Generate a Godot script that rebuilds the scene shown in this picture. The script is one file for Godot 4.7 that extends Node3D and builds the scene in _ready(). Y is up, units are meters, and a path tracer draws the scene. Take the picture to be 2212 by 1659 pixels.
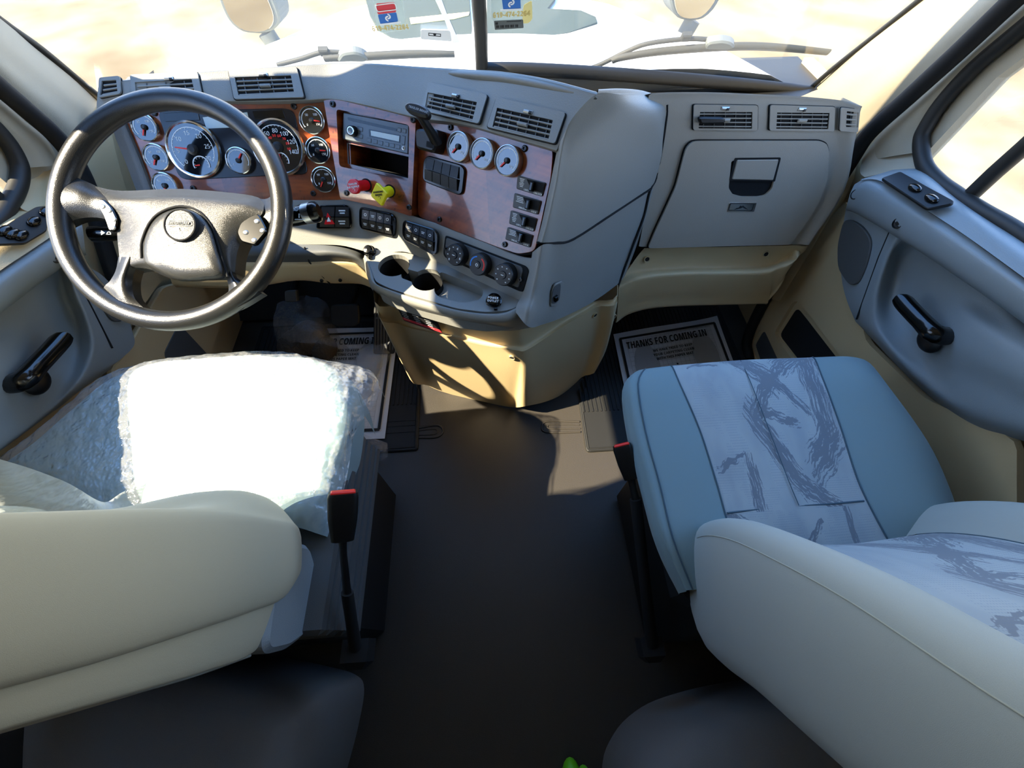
extends Node3D
# Interior of a truck cab seen from between the seats. x right, y up, -z ahead; the cab floor is y = 0.

const W := 2212.0
const HH := 1659.0
const FOC := 900.0
const PITCH := -58.0
const YAW := -3.7
const SUN_EL := 48.0
const SUN_AZ := -16.0      # degrees the sun stands ahead of straight left
const SUN_POWER := 4.2
const SKY_POWER := 3.4
const EXPOSURE := 2.3

var C := Vector3(0, 1.34, 0)
var fw := Vector3.ZERO
var rt := Vector3.ZERO
var upv := Vector3.ZERO
var org := {}
var M := {}
var rng := RandomNumberGenerator.new()

# ------------------------------------------------------------------ mesh builder
class MB:
	var v := PackedVector3Array()
	var n := PackedVector3Array()
	var u := PackedVector2Array()
	var i := PackedInt32Array()
	func tri(a: int, b: int, c: int) -> void:
		i.append(a); i.append(b); i.append(c)
	func face(pts: Array, nor: Vector3) -> void:   # flat convex or star face
		var s := v.size()
		for p in pts:
			v.append(p); n.append(nor); u.append(Vector2(p.x, p.y + p.z))
		for k in range(1, pts.size() - 1):
			var g: Vector3 = (pts[k + 1] - pts[0]).cross(pts[k] - pts[0])
			if g.dot(nor) >= 0: tri(s, s + k, s + k + 1)
			else: tri(s, s + k + 1, s + k)
	# a grid of points; towards: a point the surface faces, or away when out is true
	func grid(g: Array, towards: Vector3, out := false, closed := false, uvs := Vector2(1, 1)) -> void:
		var s := v.size()
		var nr := g.size()
		var nc: int = g[0].size()
		var nor := []
		var sum := 0.0
		for r in nr:
			for c in nc:
				var a: Vector3 = g[r][(c - 1 + nc) % nc] if closed else g[r][maxi(c - 1, 0)]
				var b: Vector3 = g[r][(c + 1) % nc] if closed else g[r][mini(c + 1, nc - 1)]
				var d: Vector3 = g[maxi(r - 1, 0)][c]
				var e: Vector3 = g[mini(r + 1, nr - 1)][c]
				var m := (b - a).cross(e - d)
				if m.length_squared() < 1e-18:
					var cc: int = nc / 2
					m = (g[r][nc - 1] - g[r][0]).cross(e - d) if not closed else (e - d)
				m = m.normalized()
				nor.append(m)
				sum += m.dot(towards - g[r][c]) * (-1.0 if out else 1.0)
		var f := -1.0 if sum < 0 else 1.0
		for r in nr:
			for c in nc:
				v.append(g[r][c]); n.append(nor[r * nc + c] * f)
				u.append(Vector2(float(c) / maxf(nc - 1, 1) * uvs.x, float(r) / maxf(nr - 1, 1) * uvs.y))
		for r in nr - 1:
			for c in (nc if closed else nc - 1):
				var c2 := (c + 1) % nc
				var p := s + r * nc + c
				var q := s + r * nc + c2
				var x := p + nc
				var y := q + nc
				if f < 0: tri(p, q, x); tri(q, y, x)
				else: tri(p, x, q); tri(q, x, y)
	# flat plate: outline (in order), normal, thickness, bevel; starts at off along the normal
	func plate(pts: Array, nor: Vector3, th: float, bev := 0.0, off := 0.0, back := false) -> void:
		var k := pts.size()
		var base := []
		var top := []
		var inn := []
		var cen := Vector3.ZERO
		for p in pts: cen += p
		cen /= k
		var ax := (pts[0] - cen - nor * nor.dot(pts[0] - cen) as Vector3).normalized()
		var ay := nor.cross(ax)
		var area := 0.0
		var p2 := PackedVector2Array()
		for p in pts: p2.append(Vector2((p - cen).dot(ax), (p - cen).dot(ay)))
		for j in k: area += p2[j].cross(p2[(j + 1) % k])
		var sg := 1.0 if area > 0 else -1.0
		var i2 := PackedVector2Array()
		for j in k:
			var a := (p2[j] - p2[(j - 1 + k) % k]).normalized()
			var b := (p2[(j + 1) % k] - p2[j]).normalized()
			var na := Vector2(-a.y, a.x) * sg
			var nb := Vector2(-b.y, b.x) * sg
			var m := na + nb
			var l := m.length()
			m = na if l < 0.05 else m / l * minf(2.0 / l, 2.0)
			i2.append(p2[j] + m * bev)
		for j in k:
			base.append(pts[j] + nor * off)
			top.append(pts[j] + nor * (off + th - bev))
			inn.append(cen + ax * i2[j].x + ay * i2[j].y + nor * (off + th + nor.dot(pts[j] - cen)))
		for j in k:
			var j2 := (j + 1) % k
			var e2 := (p2[j2] - p2[j]).normalized()
			var o2 := Vector2(e2.y, -e2.x) * sg
			var o := ax * o2.x + ay * o2.y
			face([base[j], base[j2], top[j2], top[j]], o)
			if bev > 0: face([top[j], top[j2], inn[j2], inn[j]], (o + nor).normalized())
		var idx := Geometry2D.triangulate_polygon(i2)
		if idx.is_empty(): idx = Geometry2D.triangulate_polygon(p2)
		var s := v.size()
		for j in k:
			v.append(inn[j]); n.append(nor); u.append(i2[j])
		for t in range(0, idx.size(), 3):
			fix(s + idx[t], s + idx[t + 1], s + idx[t + 2], nor)
		if back:
			s = v.size()
			for j in k:
				v.append(base[j]); n.append(-nor); u.append(p2[j])
			for t in range(0, idx.size(), 3):
				fix(s + idx[t], s + idx[t + 1], s + idx[t + 2], -nor)
	func fix(a: int, b: int, c: int, nor: Vector3) -> void:
		if (v[c] - v[a]).cross(v[b] - v[a]).dot(nor) >= 0: tri(a, b, c)
		else: tri(a, c, b)
	# a raised ring between two outlines of equal count
	func frame(outer: Array, inner: Array, nor: Vector3, th: float, deep := 0.0) -> void:
		var k := outer.size()
		var cen := Vector3.ZERO
		for p in outer: cen += p
		cen /= k
		for j in k:
			var j2 := (j + 1) % k
			var o := nor * th
			face([outer[j] + o, outer[j2] + o, inner[j2] + o, inner[j] + o], nor)
			var d: Vector3 = (outer[j] + outer[j2]) * 0.5 - cen
			face([outer[j], outer[j2], outer[j2] + o, outer[j] + o], (d - nor * nor.dot(d)).normalized())
			var d2: Vector3 = cen - (inner[j] + inner[j2]) * 0.5
			face([inner[j] - nor * deep, inner[j2] - nor * deep, inner[j2] + o, inner[j] + o], (d2 - nor * nor.dot(d2)).normalized())
	# lathe: profile of Vector2(radius, height) round axis nor through at
	func lathe(prof: Array, at: Vector3, nor: Vector3, seg := 24) -> void:
		var a := nor.cross(Vector3.UP if absf(nor.y) < 0.9 else Vector3.RIGHT).normalized()
		var b := nor.cross(a)
		for q in prof.size() - 1:
			var s := v.size()
			var d: Vector2 = prof[q + 1] - prof[q]
			if d.length() < 1e-7: continue
			var m := Vector2(d.y, -d.x).normalized()   # outward when the profile runs up its outside
			for r in 2:
				for j in seg + 1:
					var t := TAU * j / seg
					var w := a * cos(t) + b * sin(t)
					var pr: Vector2 = prof[q + r]
					v.append(at + w * pr.x + nor * pr.y); n.append((w * m.x + nor * m.y).normalized()); u.append(Vector2(float(j) / seg, pr.y))
			for j in seg:
				fix(s + j, s + j + 1, s + seg + 1 + j, n[s + j])
				fix(s + j + 1, s + seg + 2 + j, s + seg + 1 + j, n[s + j])
	func tube(path: Array, rad, seg := 12, flat := 1.0, side := Vector3.UP, caps := true) -> void:
		var g := []
		var k := path.size()
		for j in k:
			var t: Vector3 = (path[mini(j + 1, k - 1)] - path[maxi(j - 1, 0)]).normalized()
			var a := t.cross(side).normalized()
			if t.cross(side).length() < 0.05: a = t.cross(Vector3.RIGHT).normalized()
			var b := a.cross(t)
			var rr: float = rad[j] if rad is Array else rad
			var row := []
			for q in seg:
				var an := TAU * q / seg
				row.append(path[j] + a * cos(an) * rr + b * sin(an) * rr * flat)
			g.append(row)
		var s := v.size()
		for j in k:
			for q in seg:
				v.append(g[j][q]); u.append(Vector2(float(q) / seg, float(j)))
				var nn: Vector3 = g[j][q] - path[j]
				n.append(nn.normalized() if nn.length() > 1e-9 else Vector3.UP)
		for j in k - 1:
			for q in seg:
				var q2 := (q + 1) % seg
				fix(s + j * seg + q, s + j * seg + q2, s + (j + 1) * seg + q, n[s + j * seg + q])
				fix(s + j * seg + q2, s + (j + 1) * seg + q2, s + (j + 1) * seg + q, n[s + j * seg + q2])
		if caps:
			face(g[0], (path[0] - path[1]).normalized())
			face(g[k - 1], (path[k - 1] - path[k - 2]).normalized())
	func torus(at: Vector3, nor: Vector3, R: float, r: float, sm := 96, sn := 16) -> void:
		var a := nor.cross(Vector3.UP if absf(nor.y) < 0.9 else Vector3.RIGHT).normalized()
		var b := nor.cross(a)
		var s := v.size()
		for j in sm:
			var w := a * cos(TAU * j / sm) + b * sin(TAU * j / sm)
			for q in sn:
				var m := w * cos(TAU * q / sn) + nor * sin(TAU * q / sn)
				v.append(at + w * R + m * r); n.append(m); u.append(Vector2(float(j) / sm * 40.0, float(q) / sn * 4.0))
		for j in sm:
			for q in sn:
				var j2 := (j + 1) % sm
				var q2 := (q + 1) % sn
				fix(s + j * sn + q, s + j2 * sn + q, s + j * sn + q2, n[s + j * sn + q])
				fix(s + j2 * sn + q, s + j2 * sn + q2, s + j * sn + q2, n[s + j2 * sn + q2])
	func box(at: Vector3, ax: Basis, size: Vector3, bev := 0.0) -> void:
		var h := size * 0.5
		var o := []
		for q in [Vector2(-1, -1), Vector2(1, -1), Vector2(1, 1), Vector2(-1, 1)]:
			o.append(at + ax.x * q.x * h.x + ax.y * q.y * h.y)
		plate(o, ax.z, size.z, bev, -h.z, true)
	func blob(at: Vector3, ax: Basis, r: Vector3, seg := 20) -> void:
		var g := []
		for j in seg / 2 + 1:
			var t := PI * j / (seg / 2)
			var row := []
			for q in seg:
				var f := TAU * q / seg
				row.append(at + ax * Vector3(r.x * sin(t) * cos(f), r.y * cos(t), r.z * sin(t) * sin(f)))
			g.append(row)
		var s := v.size()
		for row in g:
			for p in row:
				var l: Vector3 = ax.transposed() * (p - at)
				v.append(p); n.append((ax * Vector3(l.x / r.x / r.x, l.y / r.y / r.y, l.z / r.z / r.z)).normalized()); u.append(Vector2(l.x, l.z))
		for j in seg / 2:
			for q in seg:
				var q2 := (q + 1) % seg
				fix(s + j * seg + q, s + j * seg + q2, s + (j + 1) * seg + q, n[s + j * seg + q])
				fix(s + j * seg + q2, s + (j + 1) * seg + q2, s + (j + 1) * seg + q, n[s + (j + 1) * seg + q])
	func text(what: String, size: float, at: Vector3, ax: Basis, deep := 0.0006, bold := true) -> void:
		var t := TextMesh.new()
		var f := SystemFont.new()
		f.font_names = PackedStringArray(["Droid Sans"])
		f.font_weight = 700 if bold else 400
		t.font = f
		t.text = what
		t.font_size = 32
		t.pixel_size = size / 32.0 * 1.35
		t.depth = deep
		t.curve_step = 1.5
		var ar := t.get_mesh_arrays()
		if ar.is_empty() or ar[Mesh.ARRAY_VERTEX] == null: return
		var s := v.size()
		var vs: PackedVector3Array = ar[Mesh.ARRAY_VERTEX]
		var ns: PackedVector3Array = ar[Mesh.ARRAY_NORMAL]
		var ix = ar[Mesh.ARRAY_INDEX]
		for j in vs.size():
			v.append(at + ax * vs[j]); n.append((ax * ns[j]).normalized()); u.append(Vector2.ZERO)
		if ix == null or ix.size() == 0:
			for j in vs.size(): i.append(s + j)
		else:
			for j in ix: i.append(s + j)
	func mesh(shift: Vector3, mat: Material) -> ArrayMesh:
		var w := PackedVector3Array()
		for p in v: w.append(p - shift)
		var a := []
		a.resize(Mesh.ARRAY_MAX)
		a[Mesh.ARRAY_VERTEX] = w; a[Mesh.ARRAY_NORMAL] = n; a[Mesh.ARRAY_TEX_UV] = u; a[Mesh.ARRAY_INDEX] = i
		var m := ArrayMesh.new()
		m.add_surface_from_arrays(Mesh.PRIMITIVE_TRIANGLES, a)
		m.surface_set_material(0, mat)
		return m

# ------------------------------------------------------------------ places
func ray(x: float, y: float) -> Vector3: return fw * FOC + rt * (x - W / 2) + upv * (HH / 2 - y)
func at_depth(x: float, y: float, d: float) -> Vector3: return C + ray(x, y) * (d / FOC)
func on(x: float, y: float, pl: Plane) -> Vector3:
	var r := ray(x, y)
	return C + r * ((pl.d - pl.normal.dot(C)) / pl.normal.dot(r))
func at_y(x: float, y: float, h: float) -> Vector3: return on(x, y, Plane(Vector3.UP, h))
func at_x(x: float, y: float, h: float) -> Vector3: return on(x, y, Plane(Vector3.RIGHT, h))
func at_z(x: float, y: float, h: float) -> Vector3: return on(x, y, Plane(Vector3.BACK, h))
func nrm(el: float, az: float) -> Vector3:
	var e := deg_to_rad(el); var a := deg_to_rad(az)
	return Vector3(sin(a) * cos(e), sin(e), cos(a) * cos(e))
func plane(nor: Vector3, p: Vector3) -> Plane: return Plane(nor, nor.dot(p))
func lift(pl: Plane, d: float) -> Plane: return Plane(pl.normal, pl.d + d)
func plane_by(a: Vector3, b: Vector3, az: float) -> Plane:   # plane through the line a-b that faces azimuth az
	var h := Vector3(sin(deg_to_rad(az)), 0, cos(deg_to_rad(az)))
	var w := b - a
	var e := atan2(-h.dot(w), w.y)
	var nor := h * cos(e) + Vector3.UP * sin(e)
	if nor.dot(C - a) < 0: nor = -nor
	return plane(nor, a)
func plane3(a: Vector3, b: Vector3, c: Vector3) -> Plane:
	var nor := (b - a).cross(c - a).normalized()
	if nor.dot(C - a) < 0: nor = -nor
	return plane(nor, a)
func pts(px: Array, pl: Plane) -> Array:
	var o := []
	for k in range(0, px.size(), 2): o.append(on(px[k], px[k + 1], pl))
	return o
func axes(pl: Plane, roll := 0.0) -> Basis:   # right and up along a panel, and its normal
	var r := Vector3.UP.cross(pl.normal).normalized() if absf(pl.normal.y) < 0.98 else Vector3.RIGHT
	var u := pl.normal.cross(r)
	return Basis(r, u, pl.normal) * Basis(Vector3.BACK, deg_to_rad(roll))
func axes_px(pl: Plane, x0: float, y0: float, x1: float, y1: float) -> Basis:   # right runs from one pixel to another
	var r := (on(x1, y1, pl) - on(x0, y0, pl)).normalized()
	return Basis(r, pl.normal.cross(r), pl.normal)
func rounded(p: Array, rad: float, seg := 4) -> Array:
	var o := []
	var k := p.size()
	for j in k:
		var a: Vector3 = p[(j - 1 + k) % k]
		var b: Vector3 = p[j]
		var c: Vector3 = p[(j + 1) % k]
		var da := minf(rad, a.distance_to(b) * 0.48)
		var dc := minf(rad, c.distance_to(b) * 0.48)
		var s := b + (a - b).normalized() * da
		var e := b + (c - b).normalized() * dc
		for q in seg + 1:
			var t := float(q) / seg
			o.append(s * (1 - t) * (1 - t) + b * 2 * t * (1 - t) + e * t * t)
	return o
func shrink(p: Array, f: float, cen = null) -> Array:
	var c := Vector3.ZERO
	for q in p: c += q
	c /= p.size()
	if cen != null: c = cen
	var o := []
	for q in p: o.append(c + (q - c) * f)
	return o
func shift(p: Array, d: Vector3) -> Array:
	var o := []
	for q in p: o.append(q + d)
	return o
func rect(at: Vector3, ax: Basis, w: float, h: float, rad := 0.0) -> Array:
	var o := [at - ax.x * w / 2 - ax.y * h / 2, at + ax.x * w / 2 - ax.y * h / 2, at + ax.x * w / 2 + ax.y * h / 2, at - ax.x * w / 2 + ax.y * h / 2]
	return rounded(o, rad) if rad > 0 else o
func cr(a: Vector3, b: Vector3, c: Vector3, d: Vector3, t: float) -> Vector3:
	return 0.5 * ((2.0 * b) + (c - a) * t + (2.0 * a - 5.0 * b + 4.0 * c - d) * t * t + (3.0 * b - a - 3.0 * c + d) * t * t * t)
func curve(p: Array, sub: int, closed := false) -> Array:
	var o := []
	var k := p.size()
	for j in (k if closed else k - 1):
		for q in sub:
			var t := float(q) / sub
			if closed: o.append(cr(p[(j - 1 + k) % k], p[j], p[(j + 1) % k], p[(j + 2) % k], t))
			else:
				var a: Vector3 = p[j - 1] if j > 0 else p[0] * 2 - p[1]
				var d: Vector3 = p[j + 2] if j + 2 < k else p[k - 1] * 2 - p[k - 2]
				o.append(cr(a, p[j], p[j + 1], d, t))
	if not closed: o.append(p[k - 1])
	return o
func smooth(g: Array, sr: int, sc: int, closed := false) -> Array:
	var rows := []
	for r in g: rows.append(curve(r, sc, closed))
	var cols := []
	for c in rows[0].size():
		var col := []
		for r in rows: col.append(r[c])
		cols.append(curve(col, sr))
	var o := []
	for r in cols[0].size():
		var row := []
		for c in cols.size(): row.append(cols[c][r])
		o.append(row)
	return o

# ------------------------------------------------------------------ nodes
func thing(called: String, label: String, category: String, at: Vector3, group := "") -> Node3D:
	var o := Node3D.new()
	o.name = called
	add_child(o, true)
	o.position = at
	org[o] = at
	o.set_meta("label", label); o.set_meta("category", category)
	if group: o.set_meta("group", group)
	return o
func structure(called: String, at := Vector3.ZERO, label := "") -> Node3D:
	var o := Node3D.new()
	o.name = called
	add_child(o, true)
	o.position = at
	org[o] = at
	o.set_meta("kind", "structure")
	if label: o.set_meta("label", label)
	return o
func part(parent: Node3D, called: String, b: MB, mat: Material, label := "") -> MeshInstance3D:
	var o := MeshInstance3D.new()
	o.name = called
	o.mesh = b.mesh(org[parent], mat)
	parent.add_child(o, true)
	org[o] = org[parent]
	if label: o.set_meta("label", label)
	return o
func single(called: String, b: MB, mat: Material, at: Vector3, label: String, category: String, group := "") -> MeshInstance3D:
	var o := MeshInstance3D.new()
	o.name = called
	o.mesh = b.mesh(at, mat)
	add_child(o, true)
	o.position = at
	org[o] = at
	o.set_meta("label", label); o.set_meta("category", category)
	if group: o.set_meta("group", group)
	return o

# ------------------------------------------------------------------ materials
func mat(called: String, c: Color, rough := 0.6, metal := 0.0) -> StandardMaterial3D:
	var m := StandardMaterial3D.new()
	m.resource_name = called
	m.albedo_color = c; m.roughness = rough; m.metallic = metal
	M[called] = m
	return m
func noise_tex(freq: float, seed_: int, size := 512, normal := false, bump := 4.0, type := FastNoiseLite.TYPE_SIMPLEX_SMOOTH) -> NoiseTexture2D:
	var f := FastNoiseLite.new()
	f.seed = seed_; f.frequency = freq; f.noise_type = type
	f.fractal_octaves = 3
	var t := NoiseTexture2D.new()
	t.width = size; t.height = size; t.seamless = true; t.noise = f
	t.as_normal_map = normal; t.bump_strength = bump
	return t
func grain(m: StandardMaterial3D, tex: Texture2D, scale: float, amount: float) -> void:
	m.normal_enabled = true; m.normal_texture = tex; m.normal_scale = amount
	m.uv1_triplanar = true; m.uv1_scale = Vector3.ONE * scale
func tinted(m: StandardMaterial3D, tex: Texture2D, scale: float) -> void:
	m.albedo_texture = tex; m.uv1_triplanar = true; m.uv1_scale = Vector3.ONE * scale
func ramp_tex(freq: float, seed_: int, a: Color, b: Color, size := 512) -> NoiseTexture2D:
	var t := noise_tex(freq, seed_, size)
	var g := Gradient.new()
	g.set_color(0, a); g.set_color(1, b)
	t.color_ramp = g
	return t
func wood_tex() -> ImageTexture:
	var im := Image.create(768, 512, false, Image.FORMAT_RGB8)
	var f := FastNoiseLite.new(); f.seed = 5; f.frequency = 0.006; f.fractal_octaves = 4
	var h := FastNoiseLite.new(); h.seed = 9; h.frequency = 0.05; h.fractal_octaves = 2
	for y in 512:
		for x in 768:
			var s := f.get_noise_2d(x * 0.35, y * 2.4)
			var k := h.get_noise_2d(x * 0.12, y * 1.5)
			var b := h.get_noise_2d(x * 0.8 + 400, y * 0.8)
			var t := clampf(0.5 + s * 0.9 + k * 0.28, 0, 1)
			var c := Color(0.34, 0.13, 0.05).lerp(Color(0.66, 0.33, 0.13), t)
			if b > 0.33 and s < 0.1: c = c.lerp(Color(0.24, 0.09, 0.04), (b - 0.33) * 2.2)
			im.set_pixel(x, y, c)
	return ImageTexture.create_from_image(im)
func seat_tex() -> ImageTexture:   # brush-stroke weave of the seat's middle
	var n := 800
	var im := Image.create(n, n, false, Image.FORMAT_RGB8)
	var f := FastNoiseLite.new(); f.seed = 21; f.frequency = 1.0; f.fractal_octaves = 3
	var strokes := [[0.02, 0.0, 0.34, 0.22, 0.035], [0.2, 0.13, 0.5, 0.42, 0.062], [0.42, 0.34, 0.66, 0.56, 0.05], [0.55, 0.48, 0.8, 0.66, 0.018], [0.98, 0.26, 0.72, 0.46, 0.07], [0.74, 0.46, 0.44, 0.68, 0.032], [0.93, 0.36, 0.9, 0.74, 0.055],
		[0.25, 0.08, 0.05, 0.36, 0.012], [0.62, 0.06, 0.2, 0.30, 0.011], [0.46, 0.2, 0.12, 0.42, 0.014], [0.84, 0.0, 0.78, 0.20, 0.016], [0.40, 0.66, 0.62, 0.92, 0.045], [0.48, 0.66, 0.7, 0.70, 0.016], [0.30, 0.42, 0.14, 0.40, 0.010],
		[0.28, 0.82, 0.26, 1.0, 0.035], [0.05, 0.84, 0.24, 0.80, 0.010], [0.95, 0.74, 0.72, 0.86, 0.05], [0.6, 0.9, 0.8, 1.0, 0.035]]
	for y in n:
		for x in n:
			var q := Vector2(float(x) / n, float(y) / n)
			var c := Color(0.62, 0.65, 0.645)
			var big := f.get_noise_2d(q.x * 4.0, q.y * 3.0)
			c = c.lerp(Color(0.54, 0.575, 0.59), clampf(big * 1.3 + 0.25, 0, 1) * 0.6)
			for s in strokes:
				var a := Vector2(s[0], s[1]); var d := Vector2(s[2], s[3]) - a
				var l := d.length()
				var r := q - a
				var t := r.dot(d) / l
				if t < -0.03 or t > l + 0.03: continue
				var e := r.cross(d) / l + 0.012 * f.get_noise_2d(t * 9.0, l * 50.0)
				var wd: float = s[4] * 1.4
				if absf(e) > wd: continue
				var k := f.get_noise_2d(t * 7.0 + l * 90.0, e * 75.0 + s[4] * 300.0) + 0.35 * f.get_noise_2d(t * 40.0, e * 160.0)
				var edge: float = absf(e) / wd
				if k > -0.42 + edge * edge * 0.62 + 0.25 * pow(absf(t / l - 0.5) * 2.0, 3.0): c = Color(0.43, 0.455, 0.48)
			if (x % 9 < 3) and (y % 7 < 2) and f.get_noise_2d(q.x * 5.0 + 50, q.y * 6.0) > 0.05: c = c.lerp(Color(0.38, 0.44, 0.52), 0.5)
			im.set_pixel(x, y, c)
	return ImageTexture.create_from_image(im)
func sand_tex() -> NoiseTexture2D:
	return ramp_tex(0.006, 31, Color(0.37, 0.31, 0.20), Color(0.51, 0.475, 0.39), 512)

func materials() -> void:
	var fine := noise_tex(0.16, 1, 512, true, 3.0)
	var cloth := noise_tex(0.3, 2, 512, true, 4.0)
	var crease := noise_tex(0.02, 12, 512, true, 14.0)
	grain(mat("grey_plastic", Color(0.50, 0.50, 0.475), 0.5), fine, 6.0, 0.35)
	grain(mat("lit_grey_plastic", Color(0.635, 0.605, 0.545), 0.5), fine, 6.0, 0.3)  # the dashboard grey again, brighter and warmer light put into its colour
	grain(mat("dark_grey_plastic", Color(0.30, 0.31, 0.31), 0.55), fine, 6.0, 0.3)
	grain(mat("door_grey", Color(0.52, 0.555, 0.565), 0.5), fine, 6.0, 0.3)
	grain(mat("tan_plastic", Color(0.76, 0.675, 0.51), 0.55), fine, 6.0, 0.35)
	grain(mat("pale_trim", Color(0.66, 0.62, 0.53), 0.6), fine, 6.0, 0.3)
	mat("black_plastic", Color(0.045, 0.047, 0.05), 0.42)
	mat("soft_black", Color(0.03, 0.03, 0.03), 0.75)
	mat("gloss_black", Color(0.03, 0.032, 0.035), 0.15)
	mat("void_black", Color(0.006, 0.006, 0.007), 0.9)
	mat("seam_black", Color(0.02, 0.025, 0.03), 0.9)
	grain(mat("wheel_leather", Color(0.12, 0.12, 0.115), 0.3), fine, 9.0, 0.4)
	grain(mat("pad_leather", Color(0.20, 0.20, 0.19), 0.27), fine, 12.0, 0.9)
	mat("rubber", Color(0.06, 0.062, 0.062), 0.6)
	mat("seal_rubber", Color(0.10, 0.098, 0.085), 0.55)
	mat("chrome", Color(0.86, 0.86, 0.85), 0.16, 1.0)
	mat("satin_metal", Color(0.75, 0.75, 0.74), 0.35, 1.0)
	mat("bolt_metal", Color(0.22, 0.22, 0.22), 0.3, 0.8)
	mat("dial_face", Color(0.06, 0.08, 0.10), 0.06)
	M.dial_face.metallic_specular = 0.75
	M.dial_face.clearcoat_enabled = true; M.dial_face.clearcoat = 1.0; M.dial_face.clearcoat_roughness = 0.03
	mat("cluster_face", Color(0.09, 0.105, 0.13), 0.22)
	mat("print_white", Color(0.88, 0.9, 0.9), 0.6)
	mat("print_grey", Color(0.55, 0.58, 0.6), 0.6)
	mat("print_black", Color(0.06, 0.06, 0.06), 0.7)
	mat("needle_red", Color(0.92, 0.16, 0.09), 0.5)
	mat("mark_blue", Color(0.1, 0.5, 0.85), 0.5)
	mat("knob_red", Color(0.85, 0.06, 0.10), 0.35)
	mat("knob_yellow", Color(0.93, 0.86, 0.05), 0.4)
	mat("screen_grey", Color(0.72, 0.78, 0.78), 0.12)
	mat("radio_grey", Color(0.36, 0.39, 0.41), 0.3, 0.3)
	var wd := mat("wood", Color(1, 1, 1), 0.28)
	wd.albedo_texture = wood_tex(); wd.uv1_triplanar = true; wd.uv1_world_triplanar = false; wd.uv1_scale = Vector3(3.2, 3.2, 3.2)
	wd.clearcoat_enabled = true; wd.clearcoat = 1.0; wd.clearcoat_roughness = 0.06
	var fab := mat("seat_velour", Color(0.46, 0.545, 0.555), 0.9)
	grain(fab, cloth, 9.0, 0.2); fab.rim_enabled = true; fab.rim = 0.5
	var pat := mat("seat_weave", Color(1, 1, 1), 0.9)
	pat.albedo_texture = seat_tex(); pat.rim_enabled = true; pat.rim = 0.3
	var fb := mat("seat_back_velour", Color(0.60, 0.625, 0.60), 0.9)
	grain(fb, cloth, 9.0, 0.2); fb.rim_enabled = true; fb.rim = 0.4
	var fd := mat("warm_lit_velour", Color(0.72, 0.69, 0.58), 0.9)  # same cloth as the passenger backrest, warm bounce light put into its colour
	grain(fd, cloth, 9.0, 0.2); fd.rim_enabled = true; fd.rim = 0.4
	mat("stitch", Color(0.26, 0.34, 0.38), 0.9)
	mat("pale_stitch", Color(0.62, 0.63, 0.58), 0.9)
	grain(mat("skirt_cloth", Color(0.47, 0.465, 0.45), 0.9), cloth, 5.0, 0.5)
	var vin := mat("floor_vinyl", Color(0.195, 0.18, 0.16), 0.42)
	grain(vin, fine, 5.0, 0.35)
	mat("paper", Color(0.82, 0.83, 0.84), 0.85)
	var ink := mat("paper_grid", Color(0.66, 0.67, 0.68), 0.85)
	ink.resource_name = "paper_grid"
	var film := mat("clear_film", Color(0.93, 0.95, 0.97, 0.14), 0.12)
	film.transparency = BaseMaterial3D.TRANSPARENCY_ALPHA
	grain(film, crease, 3.0, 0.9)
	var film2 := mat("thin_film", Color(0.95, 0.96, 0.97, 0.12), 0.12)
	film2.transparency = BaseMaterial3D.TRANSPARENCY_ALPHA
	grain(film2, crease, 5.0, 0.8)
	var film3 := mat("milky_film", Color(0.86, 0.89, 0.90, 0.5), 0.3)
	film3.transparency = BaseMaterial3D.TRANSPARENCY_ALPHA
	grain(film3, crease, 4.0, 0.9)
	var gl := mat("window_glass", Color(0.97, 1.0, 0.98, 0.04), 0.02)
	gl.transparency = BaseMaterial3D.TRANSPARENCY_ALPHA
	var stk := mat("sticker_film", Color(0.80, 0.84, 0.80, 0.55), 0.5)
	stk.transparency = BaseMaterial3D.TRANSPARENCY_ALPHA
	mat("sticker_white", Color(0.93, 0.93, 0.91), 0.6)
	mat("sticker_red", Color(0.85, 0.22, 0.25), 0.6)
	mat("sticker_blue", Color(0.16, 0.42, 0.72), 0.6)
	mat("sticker_gold", Color(0.80, 0.70, 0.40), 0.7)
	mat("sticker_yellow", Color(0.93, 0.86, 0.55), 0.6)
	mat("white_paint", Color(0.80, 0.79, 0.75), 0.5)
	mat("hood_grey", Color(0.225, 0.255, 0.24), 0.9)
	M.hood_grey.metallic_specular = 0.15
	mat("mirror_shell", Color(0.33, 0.35, 0.34), 0.6)
	mat("mirror_face", Color(0.74, 0.72, 0.66), 0.03, 1.0)
	mat("wiper_grey", Color(0.12, 0.125, 0.11), 0.7)
	var sand := mat("sand", Color(1, 1, 1), 0.95)
	sand.albedo_texture = sand_tex(); sand.uv1_triplanar = true; sand.uv1_scale = Vector3.ONE * 0.22
	mat("headliner", Color(0.80, 0.76, 0.67), 0.95)
	mat("cabin_dark", Color(0.42, 0.42, 0.41), 0.9)
	grain(mat("bag_brown", Color(0.30, 0.26, 0.22), 0.8), crease, 6.0, 1.0)
	mat("green_rubber", Color(0.42, 0.80, 0.12), 0.5)

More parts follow.
